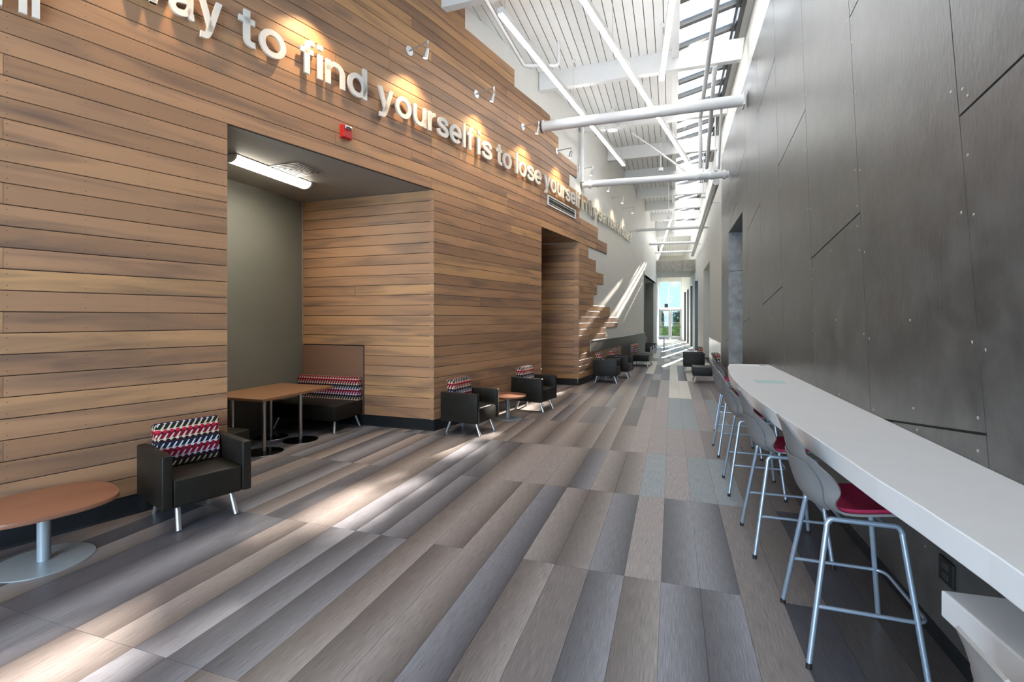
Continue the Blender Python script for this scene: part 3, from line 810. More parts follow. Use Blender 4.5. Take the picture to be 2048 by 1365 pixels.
pipe_thing('sprinkler_pipe', 'white sprinkler pipe running back along the ceiling near the plank wall', [(-2.58, -2.0, 6.42), (-2.62, 8.50, 6.42), (-2.2, 8.62, 6.42), (-2.0, 8.68, 6.42), (-2.0, 8.68, 6.86)], .028, [((-2.5, 8.55, 6.42), (1, .3, 0)), ((-2.3, 8.60, 6.42), (1, .3, 0))], fil=.07)
pipe_thing('conduit', 'thin white diagonal conduit below the ceiling disc', [(-.95, 12.15, 6.32), (.32, 12.75, 5.42)], .022)
pipe_thing('riser_pipe', 'thin white vertical pipe at the left end of the cross pipe with couplings', [(yx(12.1)+.06, 12.06, 6.85), (yx(12.1)+.06, 12.06, 5.18)], .05)
for (x, y, z0, lab) in ((-.30, 14.2, 5.9, 'thin vertical rod with a junction box near the middle of the corridor'), (-.12, 18.0, 5.3, 'thin vertical rod dropping to the far pendant light'), (.86, 14.8, 5.2, 'thin white rod hanging in front of the skylight, farther one'), (1.0, 12.6, 5.30, 'thin white rod hanging by the end of the cross pipe')):
    t = thing('hanger_rod', lab, 'rod', (x, y, z0)); part('rod', cyl((0, 0, 0), (0, 0, 6.86-z0), .012, n=8), M_WSTEEL, t, smooth=True)
    part('junction_box', box(-.06, .06, -.05, .05, 0, .10, .008), M_WSTEEL, t)
# ceiling disc
t = thing('ceiling_disc', 'round white ceiling device between two small boxes', 'detector', (-1.39, 11.95, 6.36))
part('disc', cyl((0, 0, 0), (0, 0, .10), .125, .11, 32), M_WSTEEL, t, smooth=True)
part('backing', cyl((0, 0, .10), (0, 0, .51), .07, n=16), M_WSTEEL, t, smooth=True)
for s in (-1, 1): part('side_box', box(s*.25-.08, s*.25+.08, -.05, .05, .02, .10, .01), M_WSTEEL, t)
# linear pendants
def pendant(p0, p1, label, hang=(.1, .9)):
    p0 = Vector(p0); p1 = Vector(p1); L = (p1-p0).length
    t = thing('linear_pendant', label, 'light', p0, math.atan2(p1.y-p0.y, p1.x-p0.x), 'linear pendant lights')
    part('housing', box(0, L, -.045, .045, .012, .10, .006), M_WSTEEL, t)
    part('diffuser', box(.01, L-.01, -.036, .036, -.006, .0125, .004), M_LED, t)
    part('added_top_glow', box(.02, L-.02, -.034, .034, .0985, .103), M_UPFILL, t)  # glowing strip added on top to brighten the ceiling
    for f in hang: part('suspension_cable', cyl((L*f, 0, .10), (L*f, 0, ZC-p0.z), .003, n=6), M_STEEL, t)
    for f in hang: part('canopy', cyl((L*f, 0, ZC-p0.z-.03), (L*f, 0, ZC-p0.z-.002), .05, n=16), M_WSTEEL, t, smooth=True)
pendant((-2.30, 6.32, 6.0), (-1.28, 13.70, 6.0), 'long glowing linear pendant nearest the plank wall', (.02, .42, .96))
pendant((-2.20, 1.2, 6.0), (.42, 14.09, 6.0), 'longest glowing linear pendant, middle one over the corridor', (.1, .5, .96))
pendant((.237, 4.0, 6.0), (-.18, 9.02, 6.0), 'glowing linear pendant beside the skylight, ending before the first tube', (.1, .95))
pendant((-.04, 21.8, 6.0), (-.38, 27.0, 6.0), 'far glowing linear pendant, nearer of the two at the corridor end', (.05, .95))
pendant((-.41, 27.5, 6.0), (-.95, 35.6, 6.0), 'farthest glowing linear pendant above the concrete bulkhead', (.1, .9))

# ------------------------------------------------------------------ wall spotlights
SPOT_Y = [-.15, 1.38, 2.92, 4.43, 5.96, 7.493, 9.005, 10.577, 12.10, 13.65, 15.25, 16.85]
SPL = ['wall spotlight above and behind the camera side', 'wall spotlight on the plank wall just outside the picture', 'silver wall spotlight above the word to', 'silver wall spotlight above the word find, mostly out of the picture',
  'silver wall spotlight nearest in full view, on the plank wall', 'second silver wall spotlight, right of the nearest', 'third silver wall spotlight, at the left end of the thick tube',
  'fourth silver wall spotlight, on the last planks below the tube', 'fifth silver spotlight, first on the white wall', 'sixth silver spotlight, just under the cross pipe with couplings', 'second farthest silver spotlight on the white wall', 'farthest silver spotlight on the white wall']
def make_spot():
    t = thing('wall_spotlight', SPL[0], 'spotlight', (0, 0, 0), 0, 'silver spotlights along the lettering')
    part('wall_plate', cyl((0, 0, 0), (.012, 0, 0), .066, n=28), M_ALU, t, smooth=True)
    part('arm', tube(fillet([(.01, 0, 0), (.36, 0, .012)], .02), .0115, 12), M_ALU, t, smooth=True)
    j = part('joint', cyl((.36, 0, -.022), (.36, 0, .032), .019, n=16), M_ALU, t, smooth=True)
    part('neck', cyl((.36, 0, -.06), (.36, 0, -.02), .010, n=10), M_ALU, t, smooth=True)
    h = part('lamp_head', (lambda bm: (add_cyl(bm, (.357, 0, -.075), (.352, 0, -.055), .026, .012, 20), add_cyl(bm, (.318, 0, -.20), (.357, 0, -.075), .033, .027, 24), bm)[2])(bmesh.new()), M_ALU, t, smooth=True)
    d = Vector((.039, 0, .125)).normalized()
    part('lens', cyl(Vector((.318, 0, -.20))-d*.003, Vector((.318, 0, -.20))-d*.0005, .027, n=20), M_SPOTL, h)
    return t
sp0 = make_spot(); remember(sp0)
for i, y in enumerate(SPOT_Y):
    s = s_at_y(max(y, -.5)); off = .001 if y < 12.5 or (y < 12.2) else -.024
    if y > 11.3: off = -.025
    p = lwall(s, off); q = lwall(s+.05, off); a = math.atan2(q[1]-p[1], q[0]-p[0])-PI/2
    z = 5.50+ (.012*(i % 3))
    sp = sp0 if i == 0 else dup(sp0, (0, 0, 0), 0, SPL[i])
    sp.location = (p[0], p[1], z); sp.rotation_euler = (0, 0, a)
    L = bpy.data.lights.new('spot_beam', 'SPOT'); L.energy = 62 if y < 11.5 else 14; L.color = (1, .70, .38) if y < 11.5 else (1, .80, .52)
    L.spot_size = math.radians(104); L.spot_blend = 1.0; L.shadow_soft_size = .025
    lo = bpy.data.objects.new('spot_beam', L); C.objects.link(lo); lo.parent = sp
    lo.location = (.312, 0, -.215); lo.rotation_euler = Vector((-.30, 0, -1)).to_track_quat('-Z', 'Y').to_euler()

# ------------------------------------------------------------------ lettering on the wall
quote = thing('wall_lettering', 'raised cream quotation letters running along the upper left wall', 'lettering', (0, 0, 0))
auth = thing('wall_lettering', 'lower line of raised pale letters, only hi showing, in the top left corner', 'lettering', (0, 0, 0))
TS = .205          # stroke width, in x-heights
ASC = 1.375
def _arc(cx, cy, rx, ry, a0, a1, n=22): return [(cx+rx*math.cos(math.radians(a0+(a1-a0)*k/n)), cy+ry*math.sin(math.radians(a0+(a1-a0)*k/n))) for k in range(n+1)]
def _spl(P, k=6):
    out = []
    for q in range(len(P)-1):
        a, b, c_, d = P[max(q-1, 0)], P[q], P[q+1], P[min(q+2, len(P)-1)]
        for m in range(k):
            t = m/k; out.append(tuple(.5*((2*b[e])+(-a[e]+c_[e])*t+(2*a[e]-5*b[e]+4*c_[e]-d[e])*t*t+(-a[e]+3*b[e]-3*c_[e]+d[e])*t**3) for e in (0, 1)))
    return out+[P[-1]]
def _arch(x0, x1): return _arc((x0+x1)/2, .56, (x1-x0)/2, .345, 180, 0, 16)+[(x1, 0)]
H_ = TS/2
GL_ = {  # centre-line strokes; a tuple starting with 'd' is a straight slanting stroke with level ends
 'o': [_arc(.47, .5, .37, .415, 0, 360, 36)], 'l': [[(H_, 0), (H_, ASC)]], 'i': [[(H_, 0), (H_, .99)], [(H_, ASC-.19), (H_, ASC)]],
 'n': [[(H_, 0), (H_, .99)], _arch(H_, .74)], 'h': [[(H_, 0), (H_, ASC)], _arch(H_, .74)],
 'u': [[(.74, 0), (.74, .99)], [(1*.74+H_-x, .99-y) for x, y in _arch(H_, .74)]],
 'r': [[(H_, 0), (H_, .99)], _arc(.47, .50, .37, .40, 165, 88, 10)],
 't': [_spl([(.26, 1.27), (.26, .9), (.26, .4), (.275, .2), (.37, .105), (.53, .105)], 5), [(0, .895), (.52, .895)]],
 'f': [_spl([(.26, 0), (.26, .5), (.26, 1.0), (.29, 1.19), (.38, 1.27), (.54, 1.27)], 5), [(0, .895), (.50, .895)]],
 'd': [_arc(.44, .5, .35, .415, 0, 360, 34), [(.80, 0), (.80, ASC)]], 'b': [_arc(.46, .5, .35, .415, 0, 360, 34), [(H_, 0), (H_, ASC)]],
 'e': [_arc(.47, .5, .37, .415, 0, 318, 30), [(.16, .48), (.90, .48)]], 'c': [_arc(.46, .5, .36, .415, 42, 318, 26)],
 'a': [_spl([(.12, .70), (.20, .86), (.42, .905), (.64, .85), (.69, .68), (.69, .4), (.69, .18), (.73, .09), (.82, .09)], 5),
       _spl([(.69, .58), (.45, .53), (.20, .45), (.11, .28), (.19, .12), (.36, .085), (.56, .15), (.69, .36)], 5)],
 's': [_spl([(.735, .68), (.66, .86), (.43, .915), (.21, .86), (.14, .71), (.24, .59), (.45, .52), (.66, .43), (.745, .28), (.66, .13), (.43, .085), (.18, .14), (.09, .33)], 5)],
 'v': [('d', .115, .99, .43, 0), ('d', .745, .99, .43, 0)], 'w': [('d', .11, .99, .36, 0), ('d', .60, .99, .36, 0), ('d', .60, .99, .84, 0), ('d', 1.09, .99, .84, 0)],
 'y': [('d', .115, .99, .44, 0), ('d', .745, .99, .39, -.12), _spl([(.42, .0), (.36, -.18), (.27, -.28), (.08, -.285)], 5)],
 '"': [[(H_, ASC-.45), (H_, ASC)], [(H_+.32, ASC-.45), (H_+.32, ASC)]]}
def outline_quads(st):
    if st[0] == 'd':
        _, xa, ya, xb, yb = st; hw = H_*math.hypot(xa-xb, ya-yb)/abs(ya-yb)
        return [[(xa-hw, ya), (xa+hw, ya)], [(xb-hw, yb), (xb+hw, yb)]]
    out = []; n = len(st); closed = math.dist(st[0], st[-1]) < 1e-6
    for q in range(n):
        a = st[q-1] if q else (st[-2] if closed else st[0]); b = st[q+1] if q < n-1 else (st[1] if closed else st[-1])
        d = Vector((b[0]-a[0], b[1]-a[1])).normalized()
        out.append([(st[q][0]-d.y*H_, st[q][1]+d.x*H_), (st[q][0]+d.y*H_, st[q][1]-d.x*H_)])
    return out
def gw(ch): return max(p[0] for st in GL_[ch] for pr in outline_quads(st) for p in pr)
def word(w, s0, s1, zb, parent, mat, H=.392, o0=.045, o1=.072):
    gap = .135; W = sum(gw(c_) for c_ in w)+gap*(len(w)-1); k = (s1-s0)/W; kz = H/ASC; pen = 0
    for ch in w:
        bm = bmesh.new()
        for st in GL_[ch]:
            Q = outline_quads(st); V = []
            if st[0] == 'd': Q = [[(Q[0][e][0]+(Q[1][e][0]-Q[0][e][0])*t, Q[0][e][1]+(Q[1][e][1]-Q[0][e][1])*t) for e in (0, 1)] for t in (0, .5, 1)]
            for pr in Q:
                r4 = []
                for o_ in (o1, o0):
                    for (x, y) in pr:
                        p = lwall(s0+(x+pen)*k, o_); r4.append(bm.verts.new((p[0], p[1], zb+y*kz)))
                V.append(r4)
            for A, B in zip(V, V[1:]):
                bm.faces.new((A[0], A[1], B[1], B[0])); bm.faces.new((A[2], B[2], B[3], A[3]))
                bm.faces.new((A[0], B[0], B[2], A[2])); bm.faces.new((A[1], A[3], B[3], B[1]))
            bm.faces.new((V[0][0], V[0][2], V[0][3], V[0][1])); bm.faces.new((V[-1][0], V[-1][1], V[-1][3], V[-1][2]))
        part('letter', bm, mat, parent); pen += gw(ch)+gap
for w, a, b in (('way', 1.353, 2.123), ('to', 2.279, 2.774), ('find', 2.944, 3.858), ('yourself', 4.037, 6.058), ('is', 6.184, 6.615), ('to', 6.774, 7.262),
                ('lose', 7.432, 8.451), ('yourself', 8.584, 10.758)):
    word(w, a, b, 4.485, quote, M_LET)
for w, a, b in (('in', 10.925, 11.327), ('the', 11.50, 12.296), ('service', 12.44, 14.32), ('of', 14.48, 14.98), ('others"', 15.12, 17.05)):
    word(w, a, b, 4.50, quote, M_LETM, o0=.02, o1=.05)
word('hi', .60, .838, 3.97, auth, M_LET)

# ------------------------------------------------------------------ fire alarm, grille, alcove light, diffuser, socket
def wall_thing(name, label, cat, y, z, off=.001):
    s = s_at_y(y); p = lwall(s, off); q = lwall(s+.05, off)
    return thing(name, label, cat, (p[0], p[1], z), math.atan2(q[1]-p[1], q[0]-p[0])-PI/2)
t = wall_thing('fire_alarm', 'red fire alarm strobe on the plank wall above the alcove', 'alarm', 4.93, 3.925)
part('alarm_body', box(0, .06, -.068, .068, 0, .155, .008), M_REDP, t)
part('back_plate', box(0, .008, -.074, .074, -.004, .165, .003), M_REDP, t)
o = part('strobe', (lambda bm: (add_box(bm, .055, .085, -.05, .05, .100, .145, .012, 3), bm)[1])(bmesh.new()), M_CHROME, t, smooth=True)
part('strobe_tube', cyl((.078, -.035, .122), (.078, .035, .122), .010, n=10), M_DFRAME, o)
t = wall_thing('air_grille', 'white linear air grille with a dark slot under the lettering', 'vent', 10.9, 4.20, .001)
part('grille_frame', box(0, .02, -.86, .86, -.02, .01, .003), M_WSTEEL, t); part('grille_frame', box(0, .02, -.86, .86, .17, .20, .003), M_WSTEEL, t)
part('grille_frame', box(0, .02, -.86, -.80, .01, .17, .003), M_WSTEEL, t); part('grille_frame', box(0, .02, .80, .86, .01, .17, .003), M_WSTEEL, t)
part('slot', box(0, .006, -.80, .80, .01, .17), M_BLACK, t)
part('blade', box(.004, .016, -.80, .80, .04, .048), M_WSTEEL, t); part('blade', box(.004, .016, -.80, .80, .13, .138), M_WSTEEL, t)

t = thing('wrap_light', 'glowing fluorescent wrap fixture on the alcove ceiling', 'light', (-4.98, 4.28, ZOPEN))
bm = bmesh.new()
n = 12; prof = [(math.cos(PI+PI*i/n)*.105, -.012-.078*math.sin(PI*i/n)) for i in range(n+1)]
A = [bm.verts.new((x, .03, z)) for x, z in prof]; B = [bm.verts.new((x, 1.24, z)) for x, z in prof]
for i in range(n): bm.faces.new((A[i], A[i+1], B[i+1], B[i]))
bm.faces.new(A); bm.faces.new(B[::-1])
part('lens', bm, M_WRAP, t, smooth=True)
part('channel', box(-.11, .11, 0, 1.27, -.012, -.0005, .003), M_WSTEEL, t)
for y0 in (0, 1.242):
    bm = bmesh.new()
    pr = [(math.cos(PI+PI*i/n)*.108, -.01-.082*math.sin(PI*i/n)) for i in range(n+1)]
    A = [bm.verts.new((x, y0, z)) for x, z in pr]; B = [bm.verts.new((x, y0+.028, z)) for x, z in pr]
    for i in range(n): bm.faces.new((A[i], A[i+1], B[i+1], B[i]))
    bm.faces.new(A); bm.faces.new(B[::-1]); part('end_cap', bm, M_WSTEEL, t, smooth=True)
a = bpy.data.lights.new('wrap_light_glow', 'AREA'); a.shape = 'RECTANGLE'; a.size = .18; a.size_y = 1.15; a.energy = 20; a.color = (1, .92, .78)
lo = bpy.data.objects.new('wrap_light_glow', a); C.objects.link(lo); lo.parent = t; lo.location = (0, .63, -.11)
t = thing('ceiling_diffuser', 'square louvred air diffuser on the alcove ceiling beside the lamp', 'vent', (-4.66, 5.01, ZOPEN))
for i in range(5):
    a_ = .235-i*.048; b_ = a_-.022; z1 = -.0035-i*.001; z0 = z1-.003
    bm = bmesh.new()
    for (x0, x1, y0, y1) in ((-a_, a_, -a_, -b_), (-a_, a_, b_, a_), (-a_, -b_, -b_, b_), (b_, a_, -b_, b_)): add_box(bm, x0, x1, y0, y1, z0, z1)
    part('louvre_ring', bm, M_TRIM, t)
part('dark_plenum', box(-.22, .22, -.22, .22, -.003, -.0005), M_BLACK, t)
t = thing('wall_outlet', 'dark double wall socket below the white counter', 'outlet', (XR, 2.97, .365))
part('cover_plate', box(-.014, 0, -.066, .066, 0, .122, .003), M_BLACK, t)
for z in (.036, .088): part('receptacle', box(-.017, -.012, -.025, .025, z-.017, z+.017, .003), M_DFRAME, t)

# ------------------------------------------------------------------ counters
t = thing('bar_counter', 'long white counter with a bowed front edge along the dark wall', 'counter', (0, 0, 0))
front = [(.872, -1.2), (.872, 0), (.870, .8), (.864, 1.3), (.851, 1.71), (.825, 2.05), (.796, 2.32), (.778, 2.6), (.754, 2.956), (.725, 3.3), (.695, 3.7), (.664, 4.217), (.640, 4.7), (.630, 5.1), (.632, 5.6), (.648, 6.1), (.680, 6.6), (.722, 7.1), (.784, 7.553)]
poly = front+[(XR-.001, 7.645), (XR-.001, -1.2)]
part('countertop', prism(poly[::-1], .945, 1.043, .004), M_COUNT, t)
for y in (2.25, 4.1, 5.9, 7.3):
    part('bracket', box(.95, XR-.001, y-.02, y+.02, .88, .944, .004), M_DFRAME, t)
    part('bracket', box(XR-.04, XR-.001, y-.02, y+.02, .62, .88, .004), M_DFRAME, t)
t = thing('low_counter', 'lower white counter section under the near end of the long one', 'counter', (0, 0, 0))
front = [(.955, -1.2), (.955, .6), (.95, 1.2), (.935, 1.72), (.917, 1.95), (.905, 2.084)]
part('countertop', prism((front+[(XR-.001, 2.105), (XR-.001, -1.2)])[::-1], .645, .74, .006), M_COUNT, t)
part('bracket', box(1.05, XR-.001, 1.2, 1.24, .58, .644, .004), M_DFRAME, t)
t = thing('sticker', 'pale turquoise sticker stuck on the far part of the counter', 'sticker', (.965, 5.56, 1.0432))
part('film', box(-.14, .14, -.13, .13, 0, .0006), pmat('turquoise_film', (.50, .68, .66), .4, noise=.05), t)
t = thing('leaflet', 'white leaflet with black print at the far end of the counter', 'leaflet', (1.03, 7.45, 1.0432))
part('paper', box(-.18, .20, -.07, .12, 0, .0012), pmat('paper', (.85, .85, .83), .7, noise=.02), t)
for i in range(4): part('print_block', box(.14+i*.02, .152+i*.02, -.05, .08, .0012, .0016), M_BLACK, t)

# ------------------------------------------------------------------ stools
def shell_pt(u, v, sc=1.0, pad=0.0):
    """u -1..1 across, v 0..1 from the front lip of the seat up to the top of the back; local x is forward"""
    P = [(.245, -.030, .205), (.215, -.004, .215), (.12, .004, .225), (.0, -.004, .23), (-.10, -.006, .232), (-.165, .012, .235), (-.208, .055, .24), (-.232, .115, .243), (-.250, .18, .238), (-.265, .24, .215), (-.280, .305, .178), (-.294, .365, .140), (-.305, .405, .118), (-.312, .425, .100)]
    n = len(P)-1; f = v*n; i = min(int(f), n-1); k = f-i
    def cr(a, b, c, d, t): return .5*((2*b)+(-a+c)*t+(2*a-5*b+4*c-d)*t*t+(-a+3*b-3*c+d)*t**3)
    g = [P[max(i-1, 0)], P[i], P[i+1], P[min(i+2, n)]]
    x, z, w = (cr(g[0][q], g[1][q], g[2][q], g[3][q], k) for q in range(3))
    au = abs(u)**2.6
    hump = math.exp(-((v-.56)/.17)**2); seat = max(0, min(1, (.45-v)/.3))
    x += au*.135*hump + au*.035*(1 if v > .75 else 0)*(1-v)*2
    z += au*(.028*seat + .035*math.exp(-((v-.42)/.1)**2))
    return Vector((x, u*w*sc, z+pad))
def shell_bm(u0, u1, v0, v1, nu, nv, push=0.0, th=.011):
    bm = bmesh.new(); G = []
    for j in range(nv+1):
        row = []
        for i in range(nu+1):
            u = u0+(u1-u0)*i/nu; v = v0+(v1-v0)*j/nv
            p = shell_pt(u, v); e = .004
            du = shell_pt(min(u+e, 1), v)-shell_pt(max(u-e, -1), v); dv = shell_pt(u, min(v+e, 1))-shell_pt(u, max(v-e, 0))
            nrm = du.cross(dv).normalized()
            if nrm.z < 0 and v < .4: nrm = -nrm
            if v >= .4 and nrm.x < 0: nrm = -nrm
            row.append((p+nrm*push, nrm))
        G.append(row)
    top = [[bm.verts.new(p+nn*th/2) for p, nn in r] for r in G]; bot = [[bm.verts.new(p-nn*th/2) for p, nn in r] for r in G]
    for j in range(nv):
        for i in range(nu):
            bm.faces.new((top[j][i], top[j][i+1], top[j+1][i+1], top[j+1][i])); bm.faces.new((bot[j][i], bot[j+1][i], bot[j+1][i+1], bot[j][i+1]))
    for j in range(nv):
        bm.faces.new((top[j][0], top[j+1][0], bot[j+1][0], bot[j][0])); bm.faces.new((top[j][nu], bot[j][nu], bot[j+1][nu], top[j+1][nu]))
    for i in range(nu):
        bm.faces.new((top[0][i], bot[0][i], bot[0][i+1], top[0][i+1])); bm.faces.new((top[nv][i], top[nv][i+1], bot[nv][i+1], bot[nv][i]))
    return bm
def make_stool(name, label, SH, matshell, cat='stool', ring=.29, group=None):
    """origin on the floor under the seat; faces +x"""
    t = thing(name, label, cat, (0, 0, 0), 0, group)
    def up(bm): bmesh.ops.translate(bm, vec=(0, 0, SH), verts=bm.verts[:]); return bm
    part('seat_shell', up(shell_bm(-1, 1, 0, 1, 16, 40)), matshell, t, smooth=True)
    part('shell_rib', up(shell_bm(-.80, .80, .36, .70, 12, 14, push=-.012, th=.006)), matshell, t, smooth=True)
    part('seat_pad', up(shell_bm(-.88, .88, .03, .43, 12, 14, push=.014, th=.018)), M_RED, t, smooth=True)
    zt = SH-.030; r = .0130
    # two inverted-U side frames running front to back, feet splayed
    FX0, FX1, FY = -.245, .235, .285; TX0_, TX1_, TY_ = -.145, .165, .195
    for s in (-1, 1):
        part('leg', tube([(FX0, s*FY, .012), (TX0_+.0, s*TY_, zt-.03)], r, 12), M_STOOLF, t, smooth=True)
        part('leg', tube([(FX1, s*FY, .012), (TX1_+.0, s*TY_, zt-.03)], r, 12), M_STOOLF, t, smooth=True)
        part('side_rail', tube(fillet([(TX0_-.004, s*TY_, zt-.035), (TX0_+.012, s*(TY_-.004), zt), (TX1_-.012, s*(TY_-.004), zt), (TX1_+.004, s*TY_, zt-.035)], .03, 5), r, 12), M_STOOLF, t, smooth=True)
        for fx in (FX0, FX1): part('foot_cap', cyl((fx, s*FY, 0), (fx*.995, s*FY*.997, .028), .0145, .0135, 12), M_RUB, t, smooth=True)
    for x in (-.08, .10): part('cross_bar', tube([(x, -TY_, zt+.002), (x, TY_, zt+.002)], .009, 8), M_STOOLF, t, smooth=True)
    f = ring/zt
    lx = lambda a, b: a+(b-a)*f
    if ring > 0:
        yb = lx(FY, TY_); xb0 = lx(FX0, TX0_); xb1 = lx(FX1, TX1_)
        pts = fillet([(xb0, -yb, ring), (xb1+.045, -yb, ring), (xb1+.045, yb, ring), (xb0, yb, ring)], .07, 6)
        part('footrest', tube(pts, .0095, 10), M_STOOLF, t, smooth=True)
    return t
ST = [(.875, 2.94, 0, 'grey bar stool with crimson seat pad, nearest at the counter'),
      (.795, 4.04, .02, 'grey bar stool with crimson seat, second from the near end of the counter'),
      (.765, 5.27, -.01, 'grey bar stool with crimson seat, third from the near end'),
      (.775, 6.63, .03, 'grey bar stool, fourth from the near end, mostly behind the third'),
      (.895, 8.05, -.15, 'grey bar stool, farthest, standing past the end of the counter')]
st0 = make_stool('bar_stool', ST[0][3], .735, M_SHELL, group='bar stools along the white counter'); remember(st0)
for i, (x, y, rz, lab) in enumerate(ST):
    o = st0 if i == 0 else dup(st0, (x, y, 0), rz, lab)
    o.location = (x, y, 0); o.rotation_euler = (0, 0, rz)
o = make_stool('low_chair', 'light grey chair tucked under the lower white counter at the right edge', .45, M_SHELL2, 'chair', ring=-1)
o.location = (1.035, 1.49, 0)

# ------------------------------------------------------------------ armchairs and benches
def cushion(w, th, h, r=.03):
    bm = box(-th/2, th/2, -w/2, w/2, 0, h, r, 3); return bm
def make_armchair(label, group):
    t = thing('armchair', label, 'armchair', (0, 0, 0), 0, group)   # origin on floor at front centre, faces +x
    W, D = .67, .63
    for s in (-1, 1): part('armrest', box(-D, 0, s*(W/2)-(.075 if s > 0 else 0), s*(W/2)+(.075 if s < 0 else 0), .19, .62, .012, 3), M_LEATH, t, smooth=True)
    part('seat', box(-D+.08, -.006, -W/2+.078, W/2-.078, .19, .415, .016, 3), M_LEATH, t, smooth=True)
    part('back_frame', box(-D, -D+.10, -W/2+.077, W/2-.077, .19, .60, .012, 2), M_LEATH, t, smooth=True)
    bm = box(-.065, .065, -W/2+.085, W/2-.085, 0, .385, .026, 3); bmesh.ops.rotate(bm, cent=(0, 0, 0), matrix=Matrix.Rotation(math.radians(-7), 3, 'Y'), verts=bm.verts[:])
    bmesh.ops.translate(bm, vec=(-D+.155, 0, .415), verts=bm.verts[:])
    o = part('back_cushion', bm, M_FAB, t, smooth=True); box_uv(o)
    for sx, sy in ((0, 1), (0, -1), (1, 1), (1, -1)):
        x0 = -.10 if sx == 0 else -D+.10; x1 = -.02 if sx == 0 else -D+.03
        part('leg', cyl((x1, sy*.215, 0), (x0, sy*.20, .195), .020, n=16), M_ALU, t, smooth=True)
    return t
G1 = 'dark armchairs with patterned back cushions'
ac = make_armchair('dark brown armchair with red and navy patterned cushion, nearest, left of the alcove', G1); remember(ac)
ac.location = (-3.655, 2.965, 0); ac.rotation_euler = (0, 0, math.radians(-19))
for x, y, a, lab in ((-2.585, 6.60, -8, 'dark armchair with patterned cushion right of the alcove corner, left of the small round table'),
                     (-2.15, 8.58, -11, 'dark armchair with patterned cushion beside the tall doorway niche'),
                     (-1.345, 12.95, -2, 'dark armchair seen from its side, first in the far row on the left'),
                     (-1.13, 14.15, -8, 'dark armchair behind the first one of the far row, left wall'),
                     (.34, 16.3, 180, 'dark armchair on the right side of the corridor, turned to the left')):
    dup(ac, (x, y, 0), math.radians(a), lab, G1)
def make_bench(label, W, D, group=None):
    t = thing('lounge_bench', label, 'bench', (0, 0, 0), 0, group)   # origin floor front centre, faces +x
    part('seat', box(-D, 0, -W/2, W/2, .19, .415, .014, 3), M_LEATH, t, smooth=True)
    bm = box(-.06, .06, -W/2+.005, W/2-.005, 0, .375, .024, 3); bmesh.ops.translate(bm, vec=(-D+.062, 0, .40), verts=bm.verts[:])
    o = part('back_cushion', bm, M_FAB, t, smooth=True); box_uv(o)
    for sx, sy in ((0, 1), (0, -1), (1, 1), (1, -1)):
        x0 = -.10 if sx == 0 else -D+.09; x1 = -.03 if sx == 0 else -D+.04
        part('leg', cyl((x1, sy*(W/2-.03), 0), (x0, sy*(W/2-.08), .195), .019, n=14), M_ALU, t, smooth=True)
    return t
b1 = make_bench('patterned-back dark bench against the planked side wall of the alcove', 1.19, .67); b1.location = (-5.265, 5.77, 0); b1.rotation_euler = (0, 0, -PI/2)
b2 = make_bench('dark bench on the near side of the alcove, facing the other bench', 1.19, .67); b2.location = (-5.265, 4.30, 0); b2.rotation_euler = (0, 0, PI/2)
b3 = make_bench('armless dark seat with striped cushion by the grey wainscot, far left', .95, .64); b3.location = (-.72, 17.9, 0); b3.rotation_euler = (0, 0, math.radians(-7))
b4 = make_bench('armless dark seat with plum striped cushion by the right wall', .74, .68); b4.location = (.52, 13.88, 0); b4.rotation_euler = (0, 0, PI)
b5 = make_bench('dark low seat in the grey recess, nearest of the three', .62, .60, 'dark seats in the far grey recess'); remember(b5)
b5.location = (-.92, 22.9, 0); b5.rotation_euler = (0, 0, math.radians(-5))
dup(b5, (-.86, 24.4, 0), math.radians(-5), 'dark low seat in the grey recess, middle of the three')
dup(b5, (-.80, 25.9, 0), math.radians(-5), 'dark low seat in the grey recess, farthest of the three')

# ------------------------------------------------------------------ tables
def squircle(a, b, n=48, e=2.7):
    out = []
    for i in range(n):
        t = 2*PI*i/n; c_, s_ = math.cos(t), math.sin(t)
        out.append((a*math.copysign(abs(c_)**(2/e), c_), b*math.copysign(abs(s_)**(2/e), s_)))
    return out
def ped_table(name, label, loc, rz, a, b, H, rb, rp, cat='table', matb=M_GPAINT, e=2.7, mt=M_TTOP):
    t = thing(name, label, cat, loc, rz)
    o = part('tabletop', prism(squircle(a, b, 56, e), H-.032, H, .006), mt, t, smooth=True); box_uv(o)
    bm = bmesh.new(); add_cyl(bm, (0, 0, 0), (0, 0, .006), rb, rb, 48); add_cyl(bm, (0, 0, .006), (0, 0, .012), rb, rb*.8, 48)
    part('base_plate', bm, matb, t, smooth=True)
    part('column', cyl((0, 0, .01), (0, 0, H-.032), rp, n=32), M_GPAINT if matb == M_GPAINT else M_STEEL, t, smooth=True)
    part('collar', cyl((0, 0, H-.045), (0, 0, H-.031), rp*2.2, n=24), M_DFRAME, t, smooth=True)
    return t
ped_table('coffee_table', 'low wood-topped table on a grey disc base, nearest at the left edge', (-4.17, 2.12, 0), math.radians(-17), .36, .40, .42, .275, .037)
ped_table('coffee_table', 'small round wood-topped table between the two armchairs right of the alcove', (-2.66, 7.70, 0), math.radians(-14), .31, .31, .40, .23, .034, e=2.2)
ped_table('coffee_table', 'low table hidden between the armchairs of the far left row', (-1.76, 13.56, 0), 0, .21, .21, .40, .20, .03, e=2.2)
t = thing('dining_table', 'large rectangular wood-topped table on steel pedestals in the alcove', 'table', (-5.20, 5.30, 0))
o = part('tabletop', box(-.64, .355, -.66, .66, .655, .69, .004, 2), M_TTOP2, t); box_uv(o)
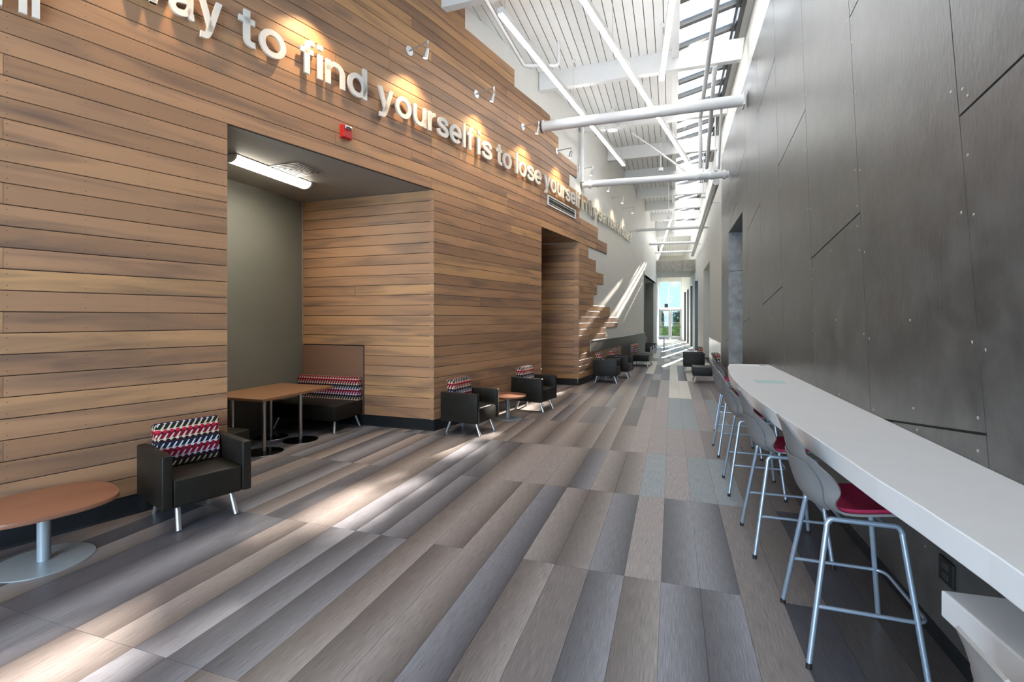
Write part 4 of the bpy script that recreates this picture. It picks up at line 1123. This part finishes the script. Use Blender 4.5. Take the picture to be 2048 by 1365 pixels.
for x in (.27, -.26):
    for y in (-.55, .08):
        bm = bmesh.new(); add_cyl(bm, (x, y, 0), (x, y, .006), .23, .23, 48); add_cyl(bm, (x, y, .006), (x, y, .016), .225, .10, 48)
        o = part('base_plate', bm, M_BLKST, t, smooth=True)
        part('base_rim', tube([(x+.231*math.cos(q*PI/24), y+.231*math.sin(q*PI/24), .004) for q in range(48)], .003, 6, True), M_STEEL, o, smooth=True)
        part('column', cyl((x, y, .012), (x, y, .655), .026, n=28), M_STEEL, t, smooth=True)
t = thing('high_table', 'far table with a pale rectangular top on a steel pedestal, before the doors', 'table', (-.42, 27.9, 0))
o = part('tabletop', box(-.30, .22, -1.5, 1.5, .68, .72, .004), pmat('pale_laminate', (.55, .50, .44), .3, noise=.05), t)
for y in (-.5, .9): part('column', cyl((.0, y, .01), (.0, y, .68), .035, n=20), M_STEEL, t, smooth=True); part('base_plate', cyl((0, y, 0), (0, y, .012), .24, n=32), M_BLKST, t, smooth=True)

# ------------------------------------------------------------------ outside the end doors
g = struct(part('ground_outside', box(-60, 60, 41.5, 140, -.12, -.02), pmat('lawn', (.07, .15, .02), .9, noise=.4, nscale=3), None))
pv = struct(part('paving_outside', box(-8, 8, 41.5, 45.5, -.06, -.004), pmat('pale_paving', (.25, .245, .23), .8, noise=.1), None))
def bush(name, label, cat, loc, r, h, mat, n=900, leaf=.09, group=None, seed=1, trunk=0):
    t = thing(name, label, cat, loc, 0, group); R = random.Random(seed)
    bm = bmesh.new()
    for i in range(n):
        th_ = R.uniform(0, 2*PI); ph = math.acos(R.uniform(-1, 1)); q = R.uniform(.55, 1)**.5
        lump = 1+.18*math.sin(3*th_+seed)+.12*math.sin(5*ph+seed*2)
        p = Vector((math.sin(ph)*math.cos(th_)*r*q*lump, math.sin(ph)*math.sin(th_)*r*q*lump, trunk+h*.5+math.cos(ph)*h*.5*q*lump))
        if p.z < .02: p.z = .02
        a = Vector((R.uniform(-1, 1), R.uniform(-1, 1), R.uniform(-.6, 1))).normalized(); b = a.orthogonal().normalized()
        l = leaf*R.uniform(.7, 1.3)
        vs = [bm.verts.new(p-a*l), bm.verts.new(p+b*l*.4), bm.verts.new(p+a*l), bm.verts.new(p-b*l*.4)]
        bm.faces.new(vs)
    part('foliage', bm, mat, t)
    part('trunk', cyl((0, 0, 0), (0, 0, trunk+h*.5), .03+trunk*.04, .02, 8), pmat('bark', (.10, .07, .05), .9, noise=.2), t)
    return t
M_LF = pmat('bright_leaves', (.10, .19, .02), .6, noise=.3, nscale=5); M_LF2 = pmat('dull_leaves', (.05, .095, .03), .6, noise=.3, nscale=4)
bush('shrub', 'bright green grassy shrub seen through the left door', 'shrub', (-.95, 47.5, -.02), .75, 1.15, M_LF, 900, .10, None, 1)
bush('shrub', 'bright green grassy shrub seen through the right door', 'shrub', (.62, 47.8, -.02), .75, 1.2, M_LF, 900, .10, None, 2)
bush('tree', 'dark tree beyond the left door leaf', 'tree', (-2.3, 62, -.02), 2.1, 2.2, M_LF2, 1500, .22, None, 3, .5)
bush('tree', 'dark tree beyond the right door leaf', 'tree', (1.7, 64, -.02), 2.2, 2.3, M_LF2, 1500, .22, None, 4, .5)
t = thing('outdoor_wall', 'low pale wall outside behind the shrubs', 'wall', (0, 50, 0))
part('wall_body', box(-6, 6, 0, .3, -.02, 1.35, .02), pmat('taupe_render', (.12, .105, .09), .8, noise=.1), t)
t = thing('leaning_rod', 'white slanting rod in the transom window over the doors, black box at its foot', 'rod', (-.44, 41.20, 2.625))
part('rod', cyl((0, 0, .06), (.31, 0, 2.13), .035, n=12), M_WSTEEL, t, smooth=True)
part('foot_box', box(-.14, .13, -.08, .08, 0, .30, .015), M_BLACK, t)
